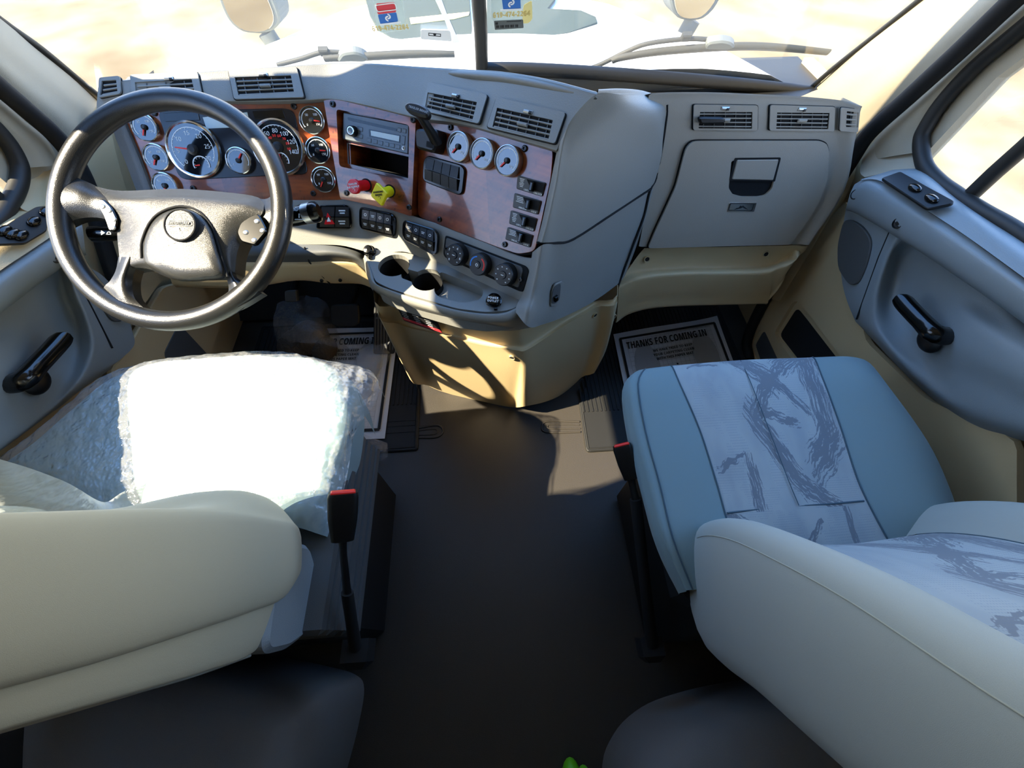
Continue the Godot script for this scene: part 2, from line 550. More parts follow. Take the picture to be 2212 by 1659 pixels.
func csg_plate(parent: Node3D, called: String, outline: Array, pl: Plane, th: float, cuts: Array, m: Material, off := 0.0, label := "") -> void:
	# outline extruded th along the plane normal from off, with pockets [outline, depth from the front] cut out
	var o3: Vector3 = outline[0]
	var ax := axes(pl)
	var c := CSGCombiner3D.new()
	c.name = called
	var t := Transform3D(ax, o3 + pl.normal * (off + th - pl.distance_to(o3)))
	c.transform = Transform3D(ax, t.origin - org[parent])
	var all := [[outline, th, false]]
	for q in cuts: all.append([q[0], q[1], true])
	for q in all:
		var p := CSGPolygon3D.new()
		var a := PackedVector2Array()
		for w in q[0]: a.append(Vector2((w - o3).dot(ax.x), (w - o3).dot(ax.y)))
		if Geometry2D.is_polygon_clockwise(a): a.reverse()
		p.polygon = a
		p.mode = CSGPolygon3D.MODE_DEPTH
		p.depth = q[1] + (0.01 if q[2] else 0.0)
		p.position.z = 0.01 if q[2] else 0.0
		p.operation = CSGShape3D.OPERATION_SUBTRACTION if q[2] else CSGShape3D.OPERATION_UNION
		p.material = m
		p.name = "cut" if q[2] else "slab"
		c.add_child(p, true)
	c.material_override = m
	parent.add_child(c, true)
	if label: c.set_meta("label", label)

func _ready() -> void:
	# camera
	var cam := Camera3D.new()
	cam.name = "camera"
	add_child(cam)
	cam.position = C
	cam.rotation_order = EULER_ORDER_YXZ
	cam.rotation_degrees = Vector3(PITCH, YAW, 0)
	cam.fov = rad_to_deg(2.0 * atan(HH / 2.0 / FOC))
	cam.near = 0.02; cam.far = 500.0
	fw = -cam.basis.z; rt = cam.basis.x; upv = cam.basis.y
	# sky
	var we := WorldEnvironment.new()
	we.name = "environment"
	var e := Environment.new()
	var sky := Sky.new()
	var sm := ProceduralSkyMaterial.new()
	sm.sky_top_color = Color(0.36, 0.55, 0.80); sm.sky_horizon_color = Color(0.88, 0.90, 0.90)
	sm.sky_curve = 0.18; sm.ground_bottom_color = Color(0.62, 0.54, 0.42); sm.ground_horizon_color = Color(0.80, 0.80, 0.76)
	sm.sky_energy_multiplier = 1.0; sm.sun_angle_max = 1.0
	sky.sky_material = sm
	e.background_mode = Environment.BG_SKY; e.sky = sky
	e.background_energy_multiplier = SKY_POWER
	e.tonemap_mode = Environment.TONE_MAPPER_LINEAR
	e.tonemap_exposure = EXPOSURE
	e.sdfgi_enabled = true; e.ssao_enabled = true; e.ssil_enabled = true
	we.environment = e
	add_child(we)
	# sun, from the driver's side
	var sun := DirectionalLight3D.new()
	sun.name = "sun"
	sun.light_color = Color(1.0, 0.94, 0.82); sun.light_energy = SUN_POWER
	sun.light_angular_distance = 0.6
	sun.shadow_enabled = true
	var el := deg_to_rad(SUN_EL); var az := deg_to_rad(SUN_AZ)
	var to_sun := Vector3(-cos(el) * cos(az), sin(el), -cos(el) * sin(az))
	add_child(sun)
	sun.look_at_from_position(to_sun * 10.0, Vector3.ZERO, Vector3.UP)
	rng.seed = 7
	materials()
	shell()
	outside()
	cab_side(-1)
	cab_side(1)
	dashboard()
	steering()
	pedals()
	floor_mats()
	seats()
	small_things()

# ------------------------------------------------------------------ the cab
var PW: Plane

func slab(o: Node3D, called: String, lo: Vector3, hi: Vector3, m: Material) -> void:
	var b := MB.new()
	b.box((lo + hi) * 0.5, Basis.IDENTITY, hi - lo, 0.004)
	part(o, called, b, m)

func shell() -> void:
	PW = plane(Vector3(0, -sin(deg_to_rad(31)), cos(deg_to_rad(31))), Vector3(0, 0.84, -1.33))
	var f := structure("floor", Vector3.ZERO, "dark vinyl cab floor between the seats")
	slab(f, "floor_sheet", Vector3(-1.08, -0.05, -1.55), Vector3(1.08, 0, 1.72), M.floor_vinyl)
	for px in [[905, 924, 945, 919, 957, 931, 944, 944, 905, 946], [1252, 911, 1185, 910, 1171, 921, 1183, 934, 1254, 933]]:
		var b := MB.new()
		var p := []
		for k in range(0, 10, 2): p.append(at_y(px[k], px[k + 1], 0.001))
		b.tube(curve(p, 6), 0.004, 8)
		part(f, "raised_rib", b, M.floor_vinyl)
	for px in [[905, 930, 938, 927, 945, 932, 938, 938, 905, 940], [1252, 918, 1192, 917, 1183, 921, 1191, 926, 1254, 926]]:
		var b := MB.new()
		var q := []
		for k in range(0, 10, 2): q.append(at_y(px[k], px[k + 1], 0.0))
		b.tube(curve(q, 5), 0.003, 8)
		part(f, "raised_rib", b, M.floor_vinyl)
	var w := structure("wall_front")
	slab(w, "firewall", Vector3(-1.08, 0, -1.60), Vector3(1.08, 0.70, -1.55), M.cabin_dark)
	var tb := MB.new()   # sloping toe board
	tb.plate([Vector3(-1.06, 0, -1.22), Vector3(1.06, 0, -1.22), Vector3(1.06, 0.3, -1.54), Vector3(-1.06, 0.3, -1.54)], Vector3(0, 0.73, 0.685).normalized(), 0.02, 0.0)
	part(w, "toe_board", tb, M.soft_black)
	slab(w, "cowl", Vector3(-1.06, 0.70, -1.60), Vector3(1.06, 0.74, -1.32), M.seal_rubber)
	w = structure("wall_back")
	slab(w, "rear_panel", Vector3(-1.1, 0, 1.72), Vector3(1.1, 1.9, 1.78), M.cabin_dark)
	w = structure("ceiling")
	slab(w, "headliner", Vector3(-1.12, 1.80, -0.74), Vector3(1.12, 1.86, 1.78), M.headliner)
	var hd := MB.new()   # header over the windscreen
	hd.plate([Vector3(-1.08, 1.60, -0.866), Vector3(1.08, 1.60, -0.866), Vector3(1.08, 1.84, -0.72), Vector3(-1.08, 1.84, -0.72)], -PW.normal, 0.03, 0, 0, true)
	part(w, "header", hd, M.headliner)
	for s in [-1.0, 1.0]:
		hd = MB.new()
		hd.plate(rounded([Vector3(0.87 * s, 1.61, -0.838), Vector3(0.06 * s, 1.61, -0.838), Vector3(0.06 * s, 1.40, -0.966), Vector3(0.87 * s, 1.40, -0.966)], 0.03, 3), PW.normal, 0.02, 0.004, 0, true)
		part(w, "added_sun_visor", hd, M.headliner)  # unseen visors, added to cut sunlight off the dashboard
	# windscreen: two panes and the post between them
	var o := structure("window_1", Vector3.ZERO, "two-pane windscreen with dark centre post")
	for s in [-1.0, 1.0]:
		var b := MB.new()
		var p := []
		for q in [[0.012, 0.70], [1.05, 0.70], [1.09, 1.66], [0.012, 1.66]]:
			var y: float = q[1]
			p.append(Vector3(q[0] * s, y, -1.33 + (y - 0.84) * tan(deg_to_rad(31))))
		b.plate(p, PW.normal, 0.004, 0, -0.004, true)
		part(o, "pane", b, M.window_glass)
	var b := MB.new()
	b.tube([on(1041, 150, lift(PW, 0.012)), on(1039, 75, lift(PW, 0.012)), on(1034, 0, lift(PW, 0.012)), on(1029, -130, lift(PW, 0.012)), on(1020, -420, lift(PW, 0.012))], 0.0165, 16, 0.8, PW.normal)
	part(o, "centre_post", b, M.seal_rubber)
	b = MB.new()
	var lp := []
	for q in [[1045, 150], [1120, 150], [1250, 156], [1400, 166], [1550, 178], [1680, 191], [1745, 200]]: lp.append(on(q[0], q[1], lift(PW, 0.01)))
	b.tube(curve(lp, 5), 0.02, 14, 0.7, PW.normal)
	part(o, "bottom_seal", b, M.seal_rubber)
	b = MB.new()
	lp = []
	for q in [[216, 213], [170, 176], [90, 110], [0, 46], [-160, -80], [-400, -270]]: lp.append(on(q[0], q[1], PW))
	b.tube(curve(lp, 5), 0.011, 12, 1.0, PW.normal)
	part(o, "edge_seal", b, M.seal_rubber)
	b = MB.new()
	lp = []
	for q in [[1738, 202], [1800, 148], [1890, 77], [1986, 0], [2120, -110], [2350, -290]]: lp.append(on(q[0], q[1], PW))
	b.tube(curve(lp, 5), 0.007, 12, 1.0, PW.normal)
	part(o, "edge_seal", b, M.seal_rubber)

func outside() -> void:
	var g := structure("ground", Vector3(0, -1.25, 0), "sunlit pale sandy yard outside the windows")
	var b := MB.new()
	var rows := []
	for j in 17:
		var row := []
		for k in 17: row.append(Vector3(-80 + k * 10, -1.25, -100 + j * 10))
		rows.append(row)
	b.grid(rows, Vector3(0, 10, 0))
	part(g, "sand_surface", b, M.sand)
	# the truck's own nose
	var hood := thing("hood", "white painted truck nose in front of the windscreen", "hood", Vector3(0, 0.5, -2.2))
	rows = []
	for q in [[-1.385, 0.80, 1.04, 0.0], [-1.7, 0.765, 0.98, 0.0], [-2.2, 0.68, 0.88, 0.0], [-2.8, 0.58, 0.76, 0.0], [-3.2, 0.42, 0.66, 0.0], [-3.3, 0.1, 0.6, 0.0]]:
		var row := []
		for x in [-1.0, -0.92, -0.7, -0.35, 0.0, 0.35, 0.7, 0.92, 1.0]:
			var ax := absf(x)
			row.append(Vector3(x * q[2], q[1] - (0.02 * ax * ax if ax < 0.9 else (0.09 if ax < 0.95 else 0.5)), q[0]))
		rows.append(row)
	b = MB.new()
	b.grid(smooth(rows, 4, 4), Vector3(0, 9, 0))
	part(hood, "hood_shell", b, M.white_paint)
	var hp := plane3(Vector3(0, 0.80, -1.385), Vector3(0.4, 0.80, -1.385), Vector3(0, 0.685, -2.2))
	for px in [[788, -40, 790, 0, 799, 35, 815, 64, 846, 86, 900, 97, 960, 95, 1021, 89, 1012, -40], [1051, 91, 1090, 93, 1150, 88, 1225, 76, 1290, 52, 1287, 40, 1255, 26, 1183, 22, 1200, 0, 1205, -40, 1052, -40]]:
		b = MB.new()
		b.plate(pts(px, hp), hp.normal, 0.006, 0.002)
		part(hood, "dark_nose_area", b, M.hood_grey, "grey-green area")  # flat grey-green plates laid on the white nose
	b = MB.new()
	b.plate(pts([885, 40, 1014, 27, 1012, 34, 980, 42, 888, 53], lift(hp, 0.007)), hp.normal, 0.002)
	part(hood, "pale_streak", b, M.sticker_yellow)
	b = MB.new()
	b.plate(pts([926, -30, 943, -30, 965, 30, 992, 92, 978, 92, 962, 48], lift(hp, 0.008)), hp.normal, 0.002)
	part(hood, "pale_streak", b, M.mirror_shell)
	# mirrors on the nose
	for s in 2:
		var z := -2.05
		var zp := plane(Vector3([-0.2, 0.2][s], -0.05, 0.98).normalized(), Vector3([-1.0, 0.7][s], 0.9, z))
		var out: Array = [[462, -60, 470, -5, 484, 30, 500, 55, 525, 71, 565, 74, 592, 66, 605, 48, 602, 25, 585, -15, 560, -70], [1444, -50, 1447, -5, 1452, 22, 1464, 40, 1490, 46, 1520, 42, 1543, 22, 1558, -5, 1570, -50]][s]
		var face: Array = [[470, -60, 478, -8, 491, 28, 506, 52, 528, 66, 562, 69, 584, 62, 593, 45, 590, 24, 573, -15, 549, -70], [1452, -50, 1455, -5, 1459, 20, 1468, 36, 1490, 41, 1515, 37, 1534, 18, 1548, -5, 1560, -50]][s]
		var post: Array = [[575, 70, 598, 105, 622, 150], [1497, 42, 1478, 75, 1462, 120]][s]
		var base := on(post[4], post[5], zp)
		var m := thing("hood_mirror", ["hood mirror on a stalk outside the driver's windscreen pane", "hood mirror on a stalk outside the passenger's windscreen pane"][s], "mirror", base, "mirrors on the truck nose")
		b = MB.new()
		b.plate(rounded(pts(out, zp), 0.02, 2), zp.normal, 0.09, 0.006, -0.09, true)
		part(m, "mirror_shell", b, M.mirror_shell)
		b = MB.new()
		b.plate(rounded(pts(face, lift(zp, 0.001)), 0.02, 2), zp.normal, 0.003, 0.001)
		part(m, "mirror_glass", b, M.mirror_face)
		b = MB.new()
		b.tube(pts(post, lift(zp, -0.03)), 0.032, 12)
		part(m, "stalk", b, M.mirror_shell)
	# wipers outside the glass
	var ow := lift(PW, -0.03)
	for s in 2:
		var base := on([615, 1290][s], [134, 143][s], ow)
		var wp := thing("windscreen_wiper", ["grey wiper lying along the base of the driver's windscreen pane", "grey wiper lying along the base of the passenger's windscreen pane"][s], "wiper", base, "windscreen wipers")
		var blade: Array = [[700, 127, 790, 122, 890, 117, 982, 117], [1322, 132, 1345, 124, 1420, 112, 1530, 103, 1620, 100, 1700, 104, 1790, 113]][s]
		b = MB.new()
		var n2: int = blade.size() / 2
		var rad := []
		var path := curve(pts(blade, ow), 4)
		for k in path.size(): rad.append(0.013 * (0.75 + 0.25 * sin(PI * k / (path.size() - 1.0))))
		b.tube(path, rad, 10, 0.5, PW.normal)
		part(wp, "blade", b, M.wiper_grey)
		var arm: Array = [[600, 140, 650, 127, 695, 113, 735, 113], [1268, 150, 1300, 138, 1352, 112, 1400, 94, 1484, 84, 1540, 86]][s]
		b = MB.new()
		b.tube(curve(pts(arm, lift(ow, -0.012)), 4), 0.006, 8)
		part(wp, "arm", b, M.wiper_grey)
		b = MB.new()
		var cov: Array = [[727, 127, 738, 110, 765, 106, 785, 112, 796, 122, 790, 128], [1521, 101, 1529, 86, 1560, 82, 1580, 86, 1589, 97, 1570, 102]][s]
		b.plate(rounded(pts(cov, ow), 0.01, 3), PW.normal, 0.02, 0.004, -0.01, true)
		part(wp, "blade_cover", b, M.mirror_shell)
		b = MB.new()
		b.box(on([700, 1482][s], [112, 80][s], lift(ow, -0.012)), axes(PW), Vector3(0.025, 0.02, 0.014), 0.003)
		part(wp, "arm_joint", b, M.wiper_grey)

# strip between two pixel lines, each at its own x, bulging by b
func ribbon(a: Array, c: Array, xa: float, xc: float, bulge: float, s: float) -> Array:
	var rows := []
	for k in range(0, a.size(), 2):
		var p := at_x(a[k], a[k + 1], xa * s)
		var q := at_x(c[k], c[k + 1], xc * s)
		var m := (p + q) * 0.5 - Vector3(bulge * s, 0, -bulge * 0.5)
		rows.append([p, p.lerp(m, 0.6) - Vector3(bulge * 0.25 * s, 0, 0), m, q.lerp(m, 0.6) - Vector3(bulge * 0.25 * s, 0, 0), q])
	return rows

func xs(px: Array, x: float) -> Array:
	var o := []
	for k in range(0, px.size(), 2): o.append(at_x(px[k], px[k + 1], x))
	return o

func cab_side(s: int) -> void:
	var f := float(s)
	var k := 0 if s < 0 else 1
	var w := structure("wall_left" if s < 0 else "wall_right", Vector3.ZERO)
	# shell round the side window, all of it 3 cm thick
	var lw := MB.new()   # below the window, whose lower edge climbs towards the rear
	lw.plate([Vector3(1.05 * f, 0, -1.55), Vector3(1.05 * f, 0, -0.25), Vector3(1.05 * f, 0.895, -0.25), Vector3(1.05 * f, 0.80, -0.62), Vector3(1.05 * f, 0.755, -0.95), Vector3(1.05 * f, 0.755, -1.55)], Vector3(-f, 0, 0), 0.03, 0, -0.03, true)
	part(w, "side_panel", lw, M.tan_plastic)
	lw = MB.new()
	lw.plate([Vector3(1.05 * f, 0, -0.25), Vector3(1.05 * f, 0, 1.74), Vector3(1.05 * f, 0.98, 1.74), Vector3(1.05 * f, 0.97, 0.0), Vector3(1.05 * f, 0.895, -0.25)], Vector3(-f, 0, 0), 0.03, 0, -0.03, true)
	part(w, "side_panel", lw, M.cabin_dark)
	slab(w, "side_panel", Vector3(minf(1.05 * f, 1.09 * f), 0.76, -0.02), Vector3(maxf(1.05 * f, 1.09 * f), 1.82, 1.74), M.headliner)
	slab(w, "side_panel", Vector3(minf(1.05 * f, 1.09 * f), 1.72, -0.78), Vector3(maxf(1.05 * f, 1.09 * f), 1.82, -0.02), M.pale_trim)
	var b := MB.new()   # triangle ahead of the window, up to the windscreen
	var t31 := tan(deg_to_rad(31))
	b.plate([Vector3(1.05 * f, 0.76, -1.30), Vector3(1.05 * f, 0.76, -0.93), Vector3(1.05 * f, 0.95, -0.915), Vector3(1.05 * f, 1.54, -0.66), Vector3(1.05 * f, 1.72, -0.62), Vector3(1.05 * f, 1.82, -0.62), Vector3(1.05 * f, 1.82, -1.27 + 0.98 * t31)], Vector3(-f, 0, 0), 0.03, 0, -0.03, true)
	part(w, "side_panel", b, M.pale_trim)
	# windscreen pillar
	var t := structure("trim_1" if s < 0 else "trim_2", Vector3.ZERO)
	b = MB.new()
	var pa: Array = [[212, 216, 150, 160, 60, 88, -60, -8, -300, -190], [1742, 206, 1850, 112, 1990, 2, 2110, -95, 2330, -275]][k]
	var pc: Array = [[150, 330, 128, 298, 40, 222, -60, 135, -300, -60], [1832, 340, 1880, 262, 1990, 166, 2130, 48, 2350, -130]][k]
	var rows := []
	for j in range(0, pa.size(), 2):
		var p := on(pa[j], pa[j + 1], lift(PW, 0.004))
		var q := at_x(pc[j], pc[j + 1], 1.03 * f)
		var m := (p + q) * 0.5 + Vector3(-0.02 * f, 0, 0.02)
		rows.append([p, m.lerp(p, 0.5) + Vector3(-0.008 * f, 0, 0.012), m, m.lerp(q, 0.5) + Vector3(-0.01 * f, 0, 0.006), q])
	b.grid(smooth(rows, 4, 4), C)
	part(t, "pillar_cover", b, M.pale_trim)
	b = MB.new()   # the pillar goes on down behind the end of the dashboard
	var lowp: Array = [[[205, 225, 240, 400, 330, 640], [150, 325, 200, 470, 260, 720]], [[1745, 215, 1790, 420, 1660, 660], [1850, 330, 1830, 420, 1700, 640]]][k]
	rows = []
	for j in range(0, 6, 2): rows.append([at_x(lowp[0][j], lowp[0][j + 1], 1.0 * f) + Vector3(0, 0, -0.06), at_x((lowp[0][j] + lowp[1][j]) / 2, (lowp[0][j + 1] + lowp[1][j + 1]) / 2, 1.01 * f), at_x(lowp[1][j], lowp[1][j + 1], 1.035 * f)])
	b.grid(smooth(rows, 4, 3), C)
	part(t, "pillar_foot", b, M.tan_plastic)
	# the door
	var dl := ["driver's door with grey padded panel, window switches and black pull handle", "passenger's door with grey padded panel, two window switches and black pull handle"]
	var d := structure("door_1" if s < 0 else "door_2", Vector3(1.0 * f, 0.4, -0.5), dl[k])
	b = MB.new()
	var ds: Array = [[262, 640, 222, 520, 195, 420, 160, 345, 118, 292, 60, 240, -10, 180, -200, 15], [1618, 775, 1614, 735, 1640, 672, 1705, 560, 1775, 450, 1838, 348, 1878, 288, 1960, 212, 2070, 112, 2180, 8, 2330, -130]][k]
	var dsp := xs(ds, 0.998 * f)
	dsp.append(dsp[-1] + (dsp[-1] - dsp[-2]).normalized() * 0.5)
	b.tube(curve(dsp, 5), 0.019, 12, 1.0, Vector3.RIGHT)
	part(d, "door_seal", b, M.soft_black)
	# light frame between the two seals
	b = MB.new()
	var fa: Array = [[128, 350, 100, 300, 55, 262, -10, 205, -150, 80], [1860, 345, 1905, 285, 1985, 215, 2090, 118, 2230, -10]][k]
	var fc: Array = [[66, 362, 48, 335, 20, 306, -20, 270, -160, 160], [1975, 330, 1983, 292, 2035, 222, 2110, 142, 2240, 40]][k]
	b.grid(smooth(ribbon(fa, fc, 1.03, 1.035, 0.012, f), 4, 4), C)
	part(d, "window_frame", b, M.pale_trim)
	# sail panel under the frame, ahead of the glass
	b = MB.new()
	var sa: Array = [[128, 352, 112, 365, 92, 370, 62, 358], [1862, 345, 1905, 287, 1945, 283, 1985, 297]][k]
	var sb: Array = [[120, 420, 100, 425, 75, 420, 45, 395], [1858, 372, 1890, 350, 1930, 335, 1993, 332]][k]
	var sc: Array = [[118, 470, 95, 458, 55, 455, 28, 432], [1868, 383, 1905, 375, 1950, 368, 2003, 366]][k]
	rows = []
	for q in [[sa, 1.02], [sb, 1.0], [sc, 0.985]]:
		var row := []
		for j in range(0, 8, 2): row.append(at_x(q[0][j], q[0][j + 1], (q[1] + j * 0.008) * f))
		rows.append(row)
	b.grid(smooth(rows, 5, 5), C)
	part(d, "sail_panel", b, M.pale_trim if s > 0 else M.tan_plastic)
	# sill between rail and glass
	b = MB.new()
	var ra: Array = [[168, 462, 128, 498, 60, 545, 0, 585, -140, 690], [1858, 388, 1905, 392, 1990, 447, 2080, 505, 2212, 600, 2420, 750]][k]
	var rb: Array = [[120, 440, 85, 470, 30, 500, -30, 540, -170, 640], [1905, 374, 1960, 376, 2050, 434, 2110, 476, 2212, 548, 2420, 695]][k]
	var rc: Array = [[100, 430, 55, 440, 10, 462, -40, 500, -180, 600], [1950, 360, 2006, 368, 2068, 424, 2130, 466, 2212, 514, 2420, 650]][k]
	rows = []
	for q in [[ra, 0.955], [rb, 0.985], [rc, 1.04]]:
		var row := []
		for j in range(0, q[0].size(), 2): row.append(at_x(q[0][j], q[0][j + 1], q[1] * f))
		row.append(row[-1] + Vector3(0, 0.09, 0.45))
		rows.append(row)
	b.grid(smooth(rows, 5, 5), C)
	part(d, "window_sill", b, M.door_grey if s > 0 else M.tan_plastic)
	# grey rail along the top of the panel
	b = MB.new()
	var g0: Array = [[168, 460, 128, 496, 60, 543, 0, 583, -140, 688], [1846, 398, 1874, 384, 1905, 393, 1990, 448, 2080, 506, 2212, 602, 2420, 752]][k]
	var g1: Array = [[178, 490, 150, 512, 65, 572, 0, 618, -140, 715], [1836, 420, 1862, 410, 1890, 418, 1975, 470, 2065, 530, 2212, 632, 2420, 785]][k]
	var g2: Array = [[185, 545, 150, 560, 75, 612, 0, 668, -140, 770], [1828, 448, 1850, 456, 1880, 472, 1960, 520, 2050, 578, 2212, 690, 2420, 850]][k]
	rows = []
	for q in [[g0, 0.962], [g1, 0.945], [g2, 0.955], [g2, 1.0]]:
		var row := []
		for j in range(0, q[0].size(), 2): row.append(at_x(q[0][j], q[0][j + 1], q[1] * f))
		row.append(row[-1] + Vector3(0, 0.09, 0.45))
		rows.append(row)
	rows[3] = shift(rows[3], Vector3(0, -0.006, 0))
	b.grid(smooth(rows, 4, 5), C)
	var rail := part(d, "arm_rail", b, M.door_grey)
	for q in ([[118, 556]] if s < 0 else [[1849, 420], [1941, 482]]):
		b = MB.new()
		var hp := at_x(q[0], q[1], 0.949 * f)
		var hn := Vector3(-f, 0.25, 0.1).normalized()
		b.lathe([Vector2(0.0125, -0.008), Vector2(0.0125, 0.0025), Vector2(0.0105, 0.0035), Vector2(0.0095, 0.001), Vector2(0.0, 0.0005)], hp, hn, 20)
		part(rail, "screw_well", b, M.black_plastic)
		b = MB.new()
		b.lathe([Vector2(0.005, 0), Vector2(0.005, 0.003), Vector2(0, 0.0035)], hp, hn, 12)
		part(rail, "screw", b, M.bolt_metal)
	# moulded skin: each row runs rearwards, third number is how far out it lies
	var skin: Array
	if s > 0:
		skin = [
			[1828, 448, 0.995, 1870, 470, 0.99, 1921, 500, 0.985, 1945, 512, 0.985, 1985, 535, 1.045, 2060, 582, 1.045, 2130, 630, 1.045, 2212, 688, 1.04, 2420, 845, 1.04],
			[1822, 485, 0.995, 1870, 510, 0.99, 1908, 530, 0.985, 1927, 542, 0.985, 1950, 560, 1.042, 2050, 610, 1.045, 2130, 668, 1.03, 2212, 725, 1.0, 2420, 875, 0.99],
			[1817, 540, 0.995, 1858, 560, 0.99, 1890, 575, 0.985, 1908, 590, 0.985, 1935, 610, 1.04, 2020, 650, 1.04, 2095, 690, 0.995, 2212, 765, 0.975, 2420, 905, 0.965],
			[1818, 600, 0.995, 1845, 615, 0.99, 1870, 630, 0.985, 1893, 645, 0.985, 1925, 668, 1.03, 1990, 705, 1.035, 2060, 740, 0.985, 2212, 815, 0.965, 2420, 950, 0.955],
			[1828, 645, 0.995, 1845, 655, 0.99, 1862, 672, 0.985, 1890, 695, 0.985, 1930, 725, 1.005, 1990, 765, 1.01, 2060, 800, 0.99, 2212, 870, 0.975, 2420, 980, 0.965],
			[1845, 688, 0.998, 1862, 702, 0.994, 1885, 722, 0.99, 1920, 757, 0.988, 1970, 805, 0.985, 2030, 850, 0.985, 2100, 890, 0.985, 2212, 930, 0.98, 2420, 1010, 0.975],
			[1850, 697, 1.02, 1868, 716, 1.02, 1893, 742, 1.02, 1932, 784, 1.02, 1985, 836, 1.02, 2050, 888, 1.02, 2120, 928, 1.02, 2212, 953, 1.02, 2420, 1030, 1.02]]
	else:
		skin = [
			[262, 640, 0.995, 215, 590, 0.99, 155, 568, 0.985, 143, 572, 0.985, 128, 578, 1.035, 75, 614, 1.035, 0, 668, 1.035, -140, 770, 1.03],
			[275, 680, 0.995, 215, 640, 0.99, 178, 628, 0.985, 160, 632, 0.985, 140, 640, 1.035, 85, 668, 1.035, 0, 715, 1.03, -140, 810, 1.01],
			[285, 712, 0.995, 235, 685, 0.99, 200, 680, 0.985, 182, 685, 0.985, 160, 692, 1.035, 100, 722, 1.035, 0, 752, 1.005, -140, 850, 0.99],
			[290, 745, 0.995, 250, 730, 0.99, 218, 735, 0.985, 196, 745, 0.985, 168, 752, 1.03, 112, 770, 1.03, 30, 800, 0.99, -140, 890, 0.98],
			[262, 775, 0.995, 232, 780, 0.99, 205, 795, 0.985, 180, 805, 0.985, 150, 815, 1.01, 90, 840, 1.01, 0, 880, 0.985, -140, 960, 0.98],
			[242, 790, 1.0, 205, 815, 0.995, 170, 840, 0.99, 140, 862, 0.988, 110, 885, 0.985, 50, 930, 0.985, -30, 980, 0.985, -140, 1030, 0.98],
			[240, 796, 1.02, 200, 825, 1.02, 165, 850, 1.02, 135, 875, 1.02, 100, 900, 1.02, 40, 945, 1.02, -40, 1000, 1.02, -150, 1050, 1.02]]
	rows = []
	for q in skin:
		var row := []
		for j in range(0, q.size(), 3): row.append(at_x(q[j], q[j + 1], q[j + 2] * f))
		row.append(row[-1] + Vector3(0, 0.05, 0.45))
		rows.append(row)
	b = MB.new()
	b.grid(smooth(rows, 6, 6), C)
	var sk := part(d, "door_panel", b, M.door_grey)
	b = MB.new()
	var sp: Array = [[205, 640, 225, 636, 262, 665, 268, 690, 252, 697, 235, 690], [1824, 479, 1836, 473, 1862, 486, 1882, 510, 1886, 531, 1875, 575, 1857, 614, 1837, 616, 1813, 580, 1812, 531]][k]
	var spp := Plane(Vector3(-f, 0, 0), -0.992 + 0.004) if s > 0 else Plane(Vector3(1, 0, 0), -0.988)
	b.plate(rounded(pts(sp, spp), 0.02, 3), spp.normal, 0.012, 0.002, -0.006)
	part(sk, "speaker_cover", b, M.dark_grey_plastic, "darker speaker mesh")
	b = MB.new()
	b.tube(xs([[146, 568, 200, 668, 243, 752], [1922, 500, 1898, 556, 1850, 690]][k], 0.986 * f), 0.0022, 6)
	part(sk, "seam", b, M.seam_black)
	# pull handle
	b = MB.new()
	var hpth: Array = [[142, 722, 118, 750, 80, 790, 48, 822], [1942, 640, 1962, 664, 1992, 695, 2022, 722]][k]
	var path := xs(hpth, 0.965 * f)
	b.tube(curve([path[0], path[1], path[2], path[3], path[3] + Vector3(0.05 * f, -0.01, 0)], 5), [0.010, 0.0185, 0.021, 0.022, 0.022, 0.022, 0.022, 0.022, 0.022, 0.022, 0.022, 0.0225, 0.023, 0.0235, 0.024, 0.024, 0.024, 0.023, 0.022, 0.022, 0.022], 14, 0.75)
	part(d, "pull_handle", b, M.gloss_black, "black pull handle")
	b = MB.new()
	b.blob(at_x([80, 2008][k], [825, 736][k], 0.985 * f), Basis.IDENTITY, Vector3(0.012, 0.026, 0.03))
	part(d, "handle_cup", b, M.black_plastic)
	# window glass, its seal and the bar across it
	var wn := structure("window_2" if s < 0 else "window_3", Vector3.ZERO)
	b = MB.new()
	var wsl: Array = [[-230, 90, -110, 190, -25, 262, 18, 310, 40, 350, 44, 375, 38, 405, 18, 445, -5, 478, -60, 520, -180, 610], [2330, -40, 2212, 55, 2110, 140, 2036, 220, 2000, 275, 1990, 300, 1991, 332, 2001, 364, 2030, 395, 2062, 418, 2084, 434, 2127, 460, 2170, 484, 2212, 511, 2420, 650]][k]
	var wsp := xs(wsl, 1.035 * f)
	wsp.push_front(wsp[0] + (wsp[0] - wsp[1]).normalized() * 0.55)
	wsp.append(wsp[-1] + Vector3(0, 0.09, 0.4))
	b.tube(curve(wsp, 4), 0.016, 12, 1.0, Vector3.RIGHT)
	part(wn, "window_seal", b, M.seal_rubber)
	b = MB.new()
	var bar: Array = [[18, 452, -120, 330, -300, 180], [2086, 432, 2150, 372, 2212, 318, 2400, 150]][k]
	var bp := xs(bar, 1.05 * f)
	bp.append(bp[-1] + (bp[-1] - bp[-2]).normalized() * 0.7)
	b.tube(bp, 0.014, 12, 1.3, Vector3.RIGHT)
	part(wn, "divider_bar", b, M.seal_rubber)
	b = MB.new()
	b.plate([Vector3(1.075 * f, 0.75, -0.96), Vector3(1.075 * f, 0.75, 0.0), Vector3(1.075 * f, 1.74, 0.0), Vector3(1.075 * f, 1.74, -0.60), Vector3(1.075 * f, 1.54, -0.66), Vector3(1.075 * f, 0.95, -0.93)], Vector3(-f, 0, 0), 0.004, 0, 0, true)
	part(wn, "pane", b, M.window_glass)
	# switches on the sill
	var pp := plane3(at_x([100, 1910][k], [445, 382][k], [0.995, 0.983][k] * f), at_x([0, 2060][k], [505, 437][k], [0.985, 1.0][k] * f), at_x([60, 2000][k], [535, 450][k], 0.965 * f))
